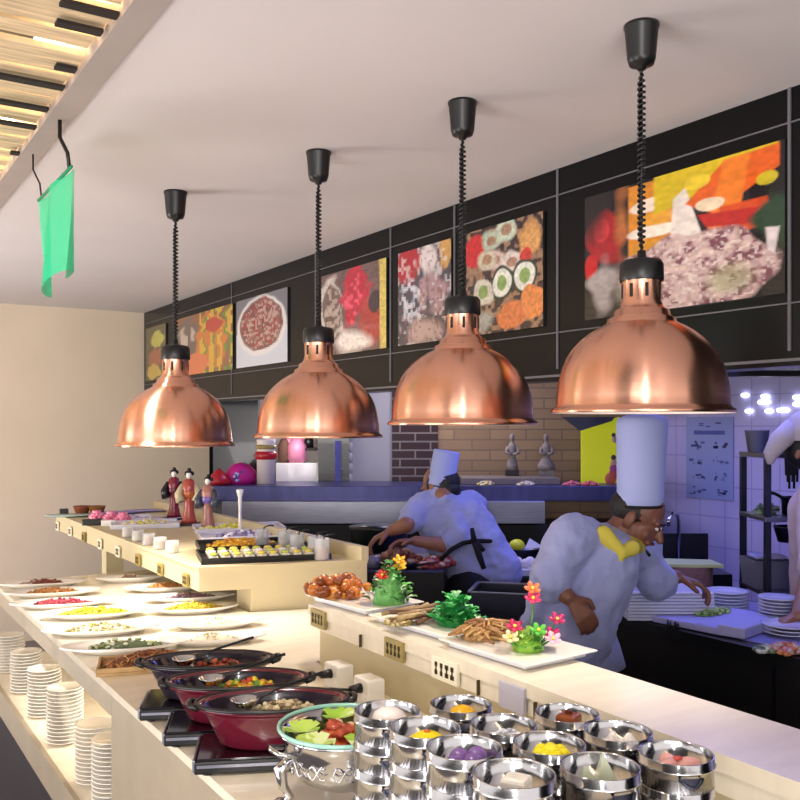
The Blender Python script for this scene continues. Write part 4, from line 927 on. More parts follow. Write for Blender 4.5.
# niche shelf with pots
o = fb('niche_cabinet', 276, 317, 463, 486, 6.45, .22, M['porc'], 'glowing white cabinet under the pink pots in the niche', 'cabinet')
zn = CAMZ-(463-HZ)*6.45/FOC
for i, (px, dz, r, lab) in enumerate(((297, 0, .07, 'pink patterned pot on the white niche cabinet'), (284, 0, .045, 'dark brown jar left of the pink pot'))):
    q = LD((px-400)*6.53/FOC, 6.53, zn+.0005); lathe_obj('storage_pot', [(.001, 0), (r*.8, 0), (r, .03), (r, .12), (r*.7, .15), (r*.5, .17), (.001, .175)], q, M['pinkpot'] if i == 0 else M['wicker'], lab, 'pot')
o = fb('niche_shelf', 278, 317, 448, 450.5, 6.5, .14, M['woodd'], 'dark narrow shelf above the pink pot in the niche', 'shelf')
zq = CAMZ-(448-HZ)*6.5/FOC
for i, px in enumerate((288, 300, 309)):
    q = LD((px-400)*6.56/FOC, 6.56, zq+.0005); lathe_obj('spice_jar', [(.001, 0), (.035, 0), (.035, .06), (.02, .075), (.022, .09), (.001, .09)], q, M['pinkpot'] if i != 2 else M['plastic'], ['left pink jar on the dark niche shelf', 'right pink jar on the dark niche shelf', 'black jar on the dark niche shelf'][i], 'jar')
light('POINT', 'niche_light', LD((300-400)*6.45/FOC, 6.3, 1.55), 3.2, (1, .93, .9), .05)
for i, yy in enumerate((454, 468)): fb('trim_%d' % (6+i), 330, 349.5, yy, yy+1, 6.40, .012, M['seam'], bev=0)['kind'] = 'structure'
# blue strip on column
fb('trim_8', 335, 341, 441, 486, 6.40, .010, mat('blue_strip', '2c3488', .4), bev=0)['kind'] = 'structure'
# grey curtain scallops
b = MB()
for j in range(5): q = LD((349-400)*6.49/FOC, 6.485, 1.22+j*.075); b.ell(q, (.03, .03, .05))
tag(b.build('grey_curtain', M['greywall']), 'grey curtain edge with scallops beside the dark column', 'curtain')
# statues
def statue(px, label, k=1, wide=1.):
    q = onshelf(px, 6.28); q.z += .045; t = thing('stone_statuette', q, label, 'statuette', 'statuettes on the kitchen shelf', YAW)
    ms = mat('old_stone', '8c8478', .6, noise=(30, .4)); md = mat('dark_plinth', '201a18', .5)
    b = MB(); b.box((0, 0, .02), (.09*k, .07*k, .04), bev=.004); b.build('plinth', md if wide < 1.2 else ms, t)
    b = MB(); b.lathe([(.001, .04), (.045*wide, .04), (.038*wide, .08), (.024, .13), (.028, .18), (.034, .20), (.02, .225), (.009, .235), (.012, .245), (.018, .262), (.016, .285), (.001, .295)], n=18, sy=.8)
    b.tube([(-.03, 0, .20), (-.045, -.02, .16), (-.01, -.04, .15)], .011); b.tube([(.03, 0, .20), (.045, -.02, .16), (.01, -.04, .15)], .011); b.build('figure', ms, t)
statue(512, 'dark slim statuette on the kitchen shelf before beige brick'); statue(546, 'pale wide skirted statuette nearer the yellow panel', 1.1, 1.5)
# ledge tray beads
t = fb('display_rack', 462, 560, 478, 485.6, 6.02, .34, mat('bead_rack', '7c7468', .5, bump=(60, .8)), 'low beaded display rack beneath the statuettes on the shelf', 'rack', z0=zs+.0006)
for i, (px, cols, lab) in enumerate(((486, ('d8c860', 'e8e0c0'), 'pale yellow snack pile on front of the kitchen shelf'), (572, ('e0707c', 'f09898'), 'pink food pile left on the shelf by the yellow panel'), (590, ('d8605c', 'f08c80'), 'pink red food pile under the yellow panel'), (526, ('e0d8c0', 'c8b890'), 'cream snack pile on the shelf in front of the rack'))):
    heap(onshelf(px, 5.93), .07, .035, .028, pal(*cols), 40, .012, 'shelf_snack', lab)
# yellow panel and vent
t = thing('lit_partition', LD((600-400)*6.2/FOC, 6.2, zs), 'bright yellow lit panel with small doll picture at the shelf end', 'panel', rz=YAW)
b = MB(); w2 = 19*6.2/FOC
b.add([(-w2, -.01, 0), (w2, -.01, 0), (w2, -.01, .455), (-w2, -.01, .37), (-w2, .01, 0), (w2, .01, 0), (w2, .01, .455), (-w2, .01, .37)], [(0, 1, 2, 3), (7, 6, 5, 4), (0, 4, 5, 1), (1, 5, 6, 2), (2, 6, 7, 3), (3, 7, 4, 0)]); b.build('panel_face', M['lime'], t)
b = MB()
for (x, z, r, c) in ((.09, .06, .035, 'c85c50'), (.09, .10, .028, 'b04c8c'), (.09, .14, .022, 'd8a890'), (.09, .175, .018, '4c3848'), (.07, .03, .04, 'd86848'), (.10, .30, .022, 'c8a0a0'), (.09, .33, .014, '503c50')): b.ell((x, -.012, z), (r, .003, r*1.1), srgb(c))
b.build('doll_picture', M['foodg'], t)
b = MB(); b.add([tuple(Q(562, 417, 5.9)), tuple(Q(615, 417, 5.9)), tuple(Q(612, 421, 5.9)), tuple(Q(580, 431, 5.9)), tuple(Q(562, 417, 6.1)), tuple(Q(615, 417, 6.1)), tuple(Q(612, 421, 6.1)), tuple(Q(580, 431, 6.1))], [(0, 3, 2, 1), (4, 5, 6, 7), (0, 1, 5, 4), (1, 2, 6, 5), (2, 3, 7, 6), (3, 0, 4, 7)]); tag(b.build('exhaust_vent', M['dsteel']), 'dark slanted metal vent above the yellow panel', 'vent')

# prep counters
C1 = fb('prep_counter', 366, 444, 573, 800, 4.25, 1.0, M['matblack'], 'dark prep counter with steel top left of the leaning chef', 'counter', z0=.006)
b = MB(); b.box((0, 0, .0), ((444-366)*4.25/FOC, 1.0, .012), bev=.002); o = b.build('steel_top', M['bsteel'], C1); o.location = (0, 0, (C1.dimensions.z)/2+.006)
ztop = CAMZ-(573-HZ)*4.25/FOC+.0125
def on1(px, d): return LD((px-400)*d/FOC, d, ztop)
C2 = fb('low_counter', 514, 600, 577, 800, 5.0, .5, M['matblack'], 'dark low counter with bowls behind the front chef', 'counter', z0=.006)
z2 = CAMZ-(577-HZ)*5.0/FOC
q = LD((519-400)*5.12/FOC, 5.12, z2+.0005)
for k in range(3):
    b = MB(); b.box((0, 0, .006), (.30, .2, .011), bev=.003); o = b.build('flat_plate', M['porc']); o.location = LD((530-400)*5.12/FOC, 5.12, z2+.0006+k*.0122); o.rotation_euler = (0, 0, YAW); tag(o, 'white rectangular plate, %s of the pile under the eggs' % ['bottom', 'middle', 'top'][k], 'plate', 'rectangular plates behind the front chef')
zz = z2+.0006+.0368
for k in range(6):
    b = MB(); b.ell((0, 0, .026), (.030, .028, .0255), n=14, m=10); o = b.build('white_bun', mat('egg_white', 'e0d8d8', .5)); o.location = LD((512+k*6.5-400)*5.12/FOC, 5.12+(.05 if k % 2 else -.03), zz); tag(o, 'cream round dough ball on the white plates behind the chef', 'dough ball', 'cream dough balls on plates')
q = LD((522-400)*5.36/FOC, 5.36, z2+.0005)
b = MB(); b.lathe([(.001, 0), (.06, 0), (.10, .08), (.115, .11), (.12, .115), (.11, .115), (.09, .08), (.001, .012)], n=28); o = b.build('steel_bowl', M['dsteel']); o.location = q; tag(o, 'dark steel mixing bowl behind the dough balls', 'bowl')
b = MB(); b.ell((0, 0, .04), (.05, .045, .04), srgb('dce02c'), 14, 10); o = b.build('yellow_lemon', M['foodg']); o.location = q+R*(-.03)+Vector((0, 0, .085)); tag(o, 'bright yellow lemon in the dark steel bowl', 'lemon')
b = MB(); b.add([(-.03, -.02, 0), (.09, -.02, 0), (.03, .04, 0), (0, 0, .055)], [(0, 2, 1), (0, 1, 3), (1, 2, 3), (2, 0, 3)], (.8, .8, .82)); o = b.build('white_napkin', M['foodg']); o.location = q+R*.045+Vector((0, 0, .115)); o.rotation_euler = (0, 0, YAW); tag(o, 'folded white cloth beside the yellow lemon', 'napkin')
# metal box tray
C3 = fb('steel_work_table', 474, 540, 622, 800, 3.7, .45, M['matblack'], 'dark work table between the two chefs', 'counter', z0=.006)
z3 = CAMZ-(622-HZ)*3.7/FOC
t = thing('steel_pan', LD((516-400)*3.9/FOC, 3.9, z3+.0005), 'rectangular steel pan on the dark work table', 'steel pan', rz=YAW-.25)
b = MB(); b.box((0, 0, .004), (.36, .24, .008)); b.build('pan_floor', M['dsteel'], t)
b = MB()
for x, y, sx, sy in ((0, .116, .36, .008), (0, -.116, .36, .008), (.176, 0, .008, .224), (-.176, 0, .008, .224)): b.box((x, y, .054), (sx, sy, .09))
b.build('pan_side', M['dsteel'], t)
b = MB(); 
for x, y, sx, sy in ((0, .124, .38, .016), (0, -.124, .38, .016), (.184, 0, .016, .232), (-.184, 0, .016, .232)): b.box((x, y, .1015), (sx, sy, .004))
b.build('pan_rim', M['satin'], t)
# meat in front of chef 1
t = thing('meat_dish', on1(405, 4.42), 'wide steel dish of raw meat in front of the leaning chef', 'dish', rz=YAW)
lathe_obj('dish', [(.001, 0), (.12, 0), (.19, .03), (.195, .034), (.18, .03), (.11, .008), (.001, .008)], (0, 0, 0), M['bsteel'], parent=t)
heap(on1(398, 4.42)+Vector((0, 0, .009)), .12, .09, .08, pal('b06a60', '8c4440', 'c89488', 'd0b09a'), 70, .022, 'raw_meat', 'pile of pink raw meat slices before the leaning chef')
heap(on1(437, 4.36), .10, .06, .06, pal('b8585a', 'c89890', '9c3c40', 'd8b8b0'), 50, .02, 'raw_meat', 'red and white marbled meat beside the leaning chef apron', flat=.5)
b = MB(); b.lathe([(.001, 0), (.15, 0), (.16, .13), (.165, .135), (.001, .14)], n=32); o = b.build('dark_stockpot', mat('dark_green_pot', '182420', .3)); o.location = on1(379, 4.9); tag(o, 'dark stockpot at left of the prep counter', 'pot')
b = MB(); b.lathe([(.001, 0), (.04, 0), (.05, .02), (.045, .05), (.02, .06), (.001, .06)], n=18); o = b.build('glass_bowl', mat('grey_bowl', '78788c', .2)); o.location = on1(372, 4.33); tag(o, 'small grey bowl by the back counter corner', 'bowl')

# chef 2 counter
CX = 2.68
t = thing('kitchen_counter', (3.0, 1.5, 0), 'black kitchen counter in front of the bending chef', 'counter'); O = Vector((3.0, 1.5, 0))
b = MB(); b.prism([(CX, .2), (3.35, .2), (3.35, 2.74), (CX, 2.74)], .02, .82); shift(b, O).build('cabinet_body', M['matblack'], t)
b = MB(); b.prism([(CX-.03, .19), (3.36, .19), (3.36, 2.76), (CX-.03, 2.76)], .82, .85); shift(b, O).build('worktop', M['plastic'], t)
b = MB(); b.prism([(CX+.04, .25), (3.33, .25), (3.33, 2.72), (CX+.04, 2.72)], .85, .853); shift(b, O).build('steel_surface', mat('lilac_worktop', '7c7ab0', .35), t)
for y in (.75, 1.3, 1.85):
    b = MB(); b.box(Vector((CX-.002, y, .42))-O, (.006, .01, .76)); b.build('door_gap', M['seam'] if False else M['dsteel'], t)
ZK = .8535
p = P(716, 622, ZK); b = MB(); b.box((0, 0, .012), (.38, .30, .024), bev=.004); o = b.build('cutting_board', M['plum']); o.location = (p.x, p.y, ZK); o.rotation_euler = (0, 0, .1); tag(o, 'pale lilac cutting board on the black kitchen counter', 'cutting board')
heap((p.x+.02, p.y+.03, ZK+.0242), .10, .035, .02, pal('9cb86c', 'b8d088', '7ca050'), 50, .012, 'sliced_scallion', 'light green sliced vegetable on the lilac board')
PK = None
def pstack(px, py, n, a, bb, label, z, th=.013, grp=None, rz=YAW):
    global PK
    p = P(px, py, z)
    for k in range(n):
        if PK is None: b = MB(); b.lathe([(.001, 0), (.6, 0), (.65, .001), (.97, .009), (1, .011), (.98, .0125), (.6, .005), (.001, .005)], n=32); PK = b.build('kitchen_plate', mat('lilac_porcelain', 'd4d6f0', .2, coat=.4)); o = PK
        else: o = PK.copy(); COL.objects.link(o)
        o.scale = (a, bb, 1); o.rotation_euler = (0, 0, rz); o.location = (p.x+random.uniform(-.002, .002), p.y, z+.0004+k*th); tag(o, label, 'plate', grp or label)
pstack(727, 609, 6, .085, .085, 'white plate in the low stack behind the cutting board', ZK)
pstack(778, 620, 7, .075, .075, 'white plate in the stack near the right edge', ZK)
pstack(788, 634, 3, .09, .09, 'white plate in the short stack at the right edge', ZK)
# wide stack of rectangular plates before chef 2
for k in range(9):
    b = MB() if k == 0 else None
    if k == 0:
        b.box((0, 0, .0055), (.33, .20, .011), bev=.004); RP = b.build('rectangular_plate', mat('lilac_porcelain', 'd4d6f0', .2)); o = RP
    else: o = RP.copy(); COL.objects.link(o)
    q = LD((655-400)*3.52/FOC+.04, 3.54, ZK+.0005+k*.0125); o.location = q; o.rotation_euler = (0, 0, YAW+random.uniform(-.02, .02)); o.scale = (1, 1, 1); tag(o, 'white rectangular plate in the wide stack under the chef hand', 'plate', 'rectangular plates under the chef hand')
heap(P(786, 652, ZK), .055, .05, .03, pal('c87050', 'e08a5c', 'c8a0a0', 'd8b8b0'), 46, .014, 'raw_meat', 'orange pink raw meat at the right edge of counter', group=None)
heap(P(768, 651, ZK), .06, .03, .015, pal('7c9070', 'd8dcd4', '54684c'), 36, .012, 'chopped_greens', 'grey green chopped leaves left of the raw meat')
b = MB(); b.tube([(-.10, 0, .010), (0, .01, .016), (.10, 0, .010)], .008, 8); b.tube([(-.10, -.03, .010), (0, -.012, .016), (.10, 0, .010)], .008, 8); o = b.build('black_tongs', M['plastic']); o.location = P(672, 624, ZK); o.rotation_euler = (0, 0, .6); tag(o, 'black tongs at the left end of the kitchen counter', 'tongs')
b = MB(); b.box((0, 0, .02), (.16, .10, .04), bev=.006); o = b.build('plastic_tub', M['plum']); o.location = P(741, 634, ZK); o.rotation_euler = (0, 0, .2); tag(o, 'small lilac plastic tub on the kitchen counter', 'tub')

# sink, tap, green board on basket, tile wall poster
t = thing('kitchen_sink', LD((690-400)*5.0/FOC, 5.05, 0), 'dark sink unit with splashback under the wall notice', 'sink', rz=YAW)
b = MB(); b.box((0, 0, .40), (.36, .40, .80)); b.build('sink_cabinet', M['dsteel'], t)
b = MB(); b.box((.0, .19, .89), (.36, .02, .17)); b.build('splashback', M['dsteel'], t)
b = MB(); b.tube([(.0, .15, .80), (.0, .15, 1.05), (-.01, .14, 1.09), (-.05, .10, 1.10), (-.08, .07, 1.07), (-.085, .065, 1.03)], .010, 10); b.build('tap', M['steel'], t)
q = LD((686-400)*4.55/FOC, 4.55, 0)
t = thing('wicker_bin', q, 'brown wicker bin under a slanted pale green board', 'bin')
b = MB(); b.lathe([(.001, .0), (.10, 0), (.12, .35), (.13, .90), (.001, .90)], n=28); b.build('bin_body', M['wicker'], t)
b = MB(); b.lathe([(.13, .5), (.138, .505), (.138, .52), (.13, .525)], n=28); b.build('band', M['tray_wood'], t)
b = MB(); b.prism([(-.15, -.09), (.15, -.11), (.15, .07), (-.08, .11)], 0, .014); o = b.build('green_cutting_board', M['gboard']); o.location = (q.x, q.y, .985); o.rotation_euler = (.0, 0.0, YAW)
o.location = (q.x, q.y, .9005); tag(o, 'pale green cutting board lying on the wicker bin', 'cutting board')
# black bottle behind the chef chin
t = lathe_obj('black_flask', [(.001, 0), (.05, 0), (.05, .22), (.03, .26), (.02, .28), (.001, .28)], LD((646-400)*4.9/FOC, 4.9, .90), M['matblack'], 'tall black flask standing behind the chef', 'flask')
b = MB(); b.box(LD((646-400)*4.9/FOC, 4.9, .4495), (.14, .14, .899), YAW); tag(b.build('narrow_stand', M['dsteel']), 'narrow dark stand under the black flask', 'stand')
# notice on tile wall
ya, yb = yx(687, XW), yx(734, XW); da = XW/(.5417+.8406*(710-400)/900)
zt, zb_ = CAMZ-(417-HZ)*da/FOC, CAMZ-(499-HZ)*da/FOC
t = thing('wall_notice', (XW-.001, (ya+yb)/2, (zt+zb_)/2), 'blue grey printed notice with small pictures on lilac tile wall', 'notice')
hw, hh = abs(ya-yb)/2, (zt-zb_)/2
b = MB(); b.box((-.004, 0, 0), (.006, hw*2, hh*2)); b.build('sheet', mat('notice_blue', '8c98cc', .4), t)
b = MB(); b.box((-.0075, 0, hh*.62), (.001, hw*1.3, hh*.10), col=srgb('4858a8'))
for r in range(4):
    for c in range(2):
        for j in range(7):
            b.box((-.0076, (c-.5)*hw*.95+random.uniform(-.3, .3)*hw, hh*.32-r*hh*.38+random.uniform(-.1, .1)*hh), (.001, random.uniform(.03, .2)*hw, random.uniform(.02, .07)*hh), col=random.choice(pal('4a5698', '6874ac', '3a4478')))
for j in range(5): b.box((-.0077, random.uniform(-.5, .5)*hw, hh*.8+random.uniform(-.06, .06)*hh), (.001, .2*hw, .03*hh), col=srgb('4a5698'))
tag(b.build('printing', M['food'], t), kind='stuff')
# glowing blocks added as light reflections in the glossy tile
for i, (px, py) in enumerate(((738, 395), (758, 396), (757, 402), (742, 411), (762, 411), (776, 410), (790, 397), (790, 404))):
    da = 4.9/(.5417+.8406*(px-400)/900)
    q = Q(px, py, da); b = MB(); b.box((0, 0, 0), (.02, .045+.03*(i % 3 == 2), .022), bev=.006); o = b.build('tile_glint', M['kglint']); 
    o.location = (XW-.011, q.y, q.z+.0); tag(o, 'small glowing spot standing in for a reflection on the upper tile wall', 'reflection spot', 'small reflection spots on the tile wall')

# storage rack
RD = 4.1
t = thing('storage_rack', LD((775-400)*(RD+.15)/FOC+.01, RD+.15, 0), 'steel storage rack of three shelves at right edge', 'rack', rz=YAW); RT = t
def zr_(y, d=RD): return CAMZ-(y-HZ)*d/FOC
W_ = .42
sh_z = [zr_(453), zr_(517), zr_(592)]
for z in sh_z:
    b = MB(); b.box((.09, 0, z-.012), (W_, .32, .022), bev=.003); b.build('shelf', M['satin'], t)
for x in (-.105, .285):
    for y in (-.145, .145):
        b = MB(); b.box((x, y, sh_z[0]/2-.013), (.026, .026, sh_z[0]-.026)); b.build('post', M['dsteel'] if x < 0 else M['satin'], t)
def onr(px, k, d=RD+.15): return LD((px-400)*d/FOC, d, sh_z[k]-.0005)
b = MB(); b.lathe([(.001, 0), (.045, 0), (.06, .10), (.062, .104), (.001, .104)], n=4, rz=PI/4); o = b.build('grey_container', M['grayp']); o.location = onr(757, 0); o.rotation_euler = (0, 0, YAW); tag(o, 'grey tapered container on top of the rack', 'container')
b = MB()
for j in range(8): b.tube([(-.03+j*.008, -.168, .004), (-.03+j*.008, -.176, -.02), (-.028+j*.007, -.178, -.10-.03*(j % 3))], .006, 6)
b.tube([(-.03, -.04, .008), (-.02, -.17, .008)], .007, 6); b.tube([(.02, -.04, .008), (.02, -.17, .008)], .007, 6)
o = b.build('black_cloth', M['trousers']); o.location = onr(776, 0); o.rotation_euler = (0, 0, YAW); tag(o, 'black cloth hanging over the top rack shelf', 'cloth')
heap(onr(765, 1)+Vector((0, 0, .001)), .075, .05, .05, pal('6c8a5c', '8ca07c', '50684c', 'c0c8b8'), 50, .018, 'leafy_vegetable', 'dull green vegetables on the middle rack shelf', shape='leaf')
t = thing('saucepan', onr(799, 1)+Vector((0, 0, .001)), 'dark saucepan with long black handle on the middle shelf', 'saucepan', rz=YAW)
lathe_obj('pan_body', [(.001, 0), (.075, 0), (.08, .075), (.083, .078), (.076, .078), (.072, .006), (.001, .005)], (0, 0, 0), M['dsteel'], parent=t)
b = MB(); b.tube([(-.075, -.03, .07), (-.14, -.06, .10), (-.17, -.075, .105)], .008, 8); b.build('handle', M['plastic'], t)
def bin_(c, w_, l_, h, label, m, nm):
    t = thing(nm, c, label, 'basket', rz=YAW)
    b = MB(); b.lathe([(.001, 0), (.62, 0), (.705, h*.999), (.73, h), (.68, h), (.6, .006), (.001, .005)], n=4, sx=w_, sy=l_, rz=0, smooth=False)
    b.v = [(x*math.cos(PI/4)-y*math.sin(PI/4)*w_/l_, x*math.sin(PI/4)*l_/w_+y*math.cos(PI/4), z) for x, y, z in b.v]; b.build('bin_body', m, t)
    return t
bin_(onr(767, 2)+Vector((0, 0, .001)), .19, .20, .13, 'grey plastic crate on the lowest rack shelf', M['grayp'], 'plastic_crate')
o = MB(); o.box((0, 0, .010), (.14, .10, .018), bev=.006); o = o.build('crate_lid', M['plum']); o.location = onr(767, 2)+Vector((0, 0, .1325)); o.rotation_euler = (0, 0, YAW); tag(o, 'pale lilac packet lying on the grey crate', 'packet')
t = thing('detergent_bottle', onr(799, 2, RD+.08)+Vector((0, 0, .001)), 'white bottle with coloured label on the lowest shelf', 'bottle')
lathe_obj('bottle_body', [(.001, 0), (.032, 0), (.034, .10), (.028, .13), (.012, .145), (.012, .16), (.001, .16)], (0, 0, 0), M['porc'], parent=t)
lathe_obj('label_band', [(.0345, .03), (.0352, .032), (.0352, .07), (.0345, .072)], (0, 0, 0), mat('bottle_label', 'c86a78', .5), parent=t)
t = thing('wire_basket', LD((790-400)*(RD+.22)/FOC, RD+.22, sh_z[2]+.20), 'dark basket hanging under the middle rack shelf', 'basket', rz=YAW)
b = MB(); b.lathe([(.001, 0), (.055, 0), (.075, .07), (.08, .075), (.072, .075), (.052, .006), (.001, .006)], n=24); b.build('basket_body', M['dsteel'], t)
for sg in (-1, 1):
    b = MB(); b.tube([(sg*.074, 0, .07), (sg*.074, 0, sh_z[1]-sh_z[2]-.20-.024)], .003, 6); b.build('hanger', M['satin'], t)

# ================================================================= PEOPLE
def remesh(b, name, m, parent, vox, smooth=4, disp=None):
    o = b.build(name, m, parent)
    md = o.modifiers.new('r', 'REMESH'); md.mode = 'VOXEL'; md.voxel_size = vox; md.use_smooth_shade = True
    s_ = o.modifiers.new('s', 'SMOOTH'); s_.iterations = smooth; s_.factor = .5
    if disp:
        tx = bpy.data.textures.new('folds', 'CLOUDS'); tx.noise_scale = disp[0]; tx.noise_depth = 2
        dm = o.modifiers.new('d', 'DISPLACE'); dm.texture = tx; dm.strength = disp[1]; dm.mid_level = .5; dm.texture_coords = 'GLOBAL'
    return o
def hand(b, w_, dirv, side, curl=.7, sc=1.0):
    """palm at wrist w_, heading dirv; side = direction across the knuckles towards the thumb"""
    w_ = Vector(w_); dv = Vector(dirv).normalized(); sd = Vector(side); sd = (sd-dv*sd.dot(dv)).normalized(); nm = dv.cross(sd)
    if nm.z > 0: nm = -nm
    for k in range(4):
        x = (.5-k/3*1.0)*.052*sc
        b.capsule(w_+dv*.01*sc, .017*sc, w_+dv*.085*sc+sd*x, .0115*sc)
        base = w_+dv*.088*sc+sd*x*1.15; L = [.040, .046, .043, .033][k]*sc
        d1 = (dv+nm*curl*.7).normalized(); d2 = (dv*.5+nm*curl*1.5).normalized(); d3 = (nm*curl*1.2-dv*.1+Vector((0, 0, 0))).normalized()
        p1 = base+d1*L; p2 = p1+d2*L*.65; p3 = p2+d3*L*.45
        b.capsule(base, .0098*sc, p1, .0092*sc); b.capsule(p1, .0092*sc, p2, .0085*sc); b.capsule(p2, .0085*sc, p3, .0075*sc)
    t0 = w_+dv*.025*sc+sd*.02*sc; t1 = t0+(sd*.8+dv*.7+nm*.3).normalized()*.045*sc; t2 = t1+(dv+nm*.6).normalized()*.032*sc
    b.capsule(t0, .014*sc, t1, .0115*sc); b.capsule(t1, .0115*sc, t2, .009*sc)
def head(b, c, fwd, up, k=1.0):
    """adds skull, jaw, nose, ears; returns frame"""
    c = Vector(c); fwd = Vector(fwd).normalized(); up = Vector(up); up = (up-fwd*up.dot(fwd)).normalized(); sd = fwd.cross(up)
    Mx = Matrix((sd, fwd, up)).transposed()
    T = lambda x, y, z: c+Mx @ Vector((x, y, z))*k
    b.ell(T(0, -.01, .03), (.074*k, .092*k, .085*k), n=20, m=12, mtx=Mx)
    b.ell(T(0, .028, -.03), (.058*k, .062*k, .075*k), n=20, m=12, mtx=Mx)
    b.ell(T(0, .045, -.075), (.030*k, .032*k, .026*k), n=12, m=8, mtx=Mx)
    b.capsule(T(0, .092, .0), .009*k, T(0, .108, -.030), .014*k)
    b.capsule(T(-.028, .082, -.055), .009*k, T(.028, .082, -.055), .009*k)
    b.capsule(T(-.045, .078, .022), .010*k, T(.045, .078, .022), .010*k)
    for sg in (-1, 1):
        b.ell(T(sg*.078, -.005, -.01), (.010*k, .020*k, .032*k), n=10, m=8, mtx=Mx)
        b.ell(T(sg*.036, .058, -.030), (.026*k, .020*k, .026*k), mtx=Mx)
    return T, Mx
def face_bits(T, Mx, par, k=1.0):
    for sg in (-1, 1):
        b = MB(); b.ell(T(sg*.030, .084, .004), (.013*k, .008*k, .006*k), srgb('e8e0dc'), 12, 8, Mx); b.ell(T(sg*.030, .0905, .004), (.006*k, .004*k, .006*k), srgb('181010'), 8, 6, Mx); b.build('eye', M['foodg'], par)
        b = MB(); b.tube([T(sg*.014, .0915, .020), T(sg*.032, .091, .026), T(sg*.048, .080, .022)], .0035*k, 6); b.build('eyebrow', M['hair'], par)
    b = MB(); b.tube([T(-.022, .090, -.056), T(0, .0945, -.053), T(.022, .090, -.056)], [.003, .0055, .003], 8); b.build('lips', mat('lips', '6c302c', .5), par)
def legs(b, hipL, hipR, foot_y, r=.075, z=.05):
    for h in (hipL, hipR):
        h = Vector(h); kn = Vector((h.x, h.y, .47))+foot_y*.03; an = Vector((h.x, h.y, .08)); b.capsule(h, r*1.1, kn, r*.75); b.capsule(kn, r*.75, an, r*.5)
def shoes(par, hips, fwd):
    for h in hips:
        b = MB(); f = Vector((h[0], h[1], 0)); a = math.atan2(fwd.y, fwd.x); 
        b.ell(f+fwd*.05+Vector((0, 0, .036)), (.13, .048, .034), n=16, m=8, mtx=Matrix.Rotation(a, 3, 'Z')); b.ell(f+Vector((0, 0, .062)), (.052, .045, .05), n=14, m=8); b.build('shoe', M['plastic'], par)

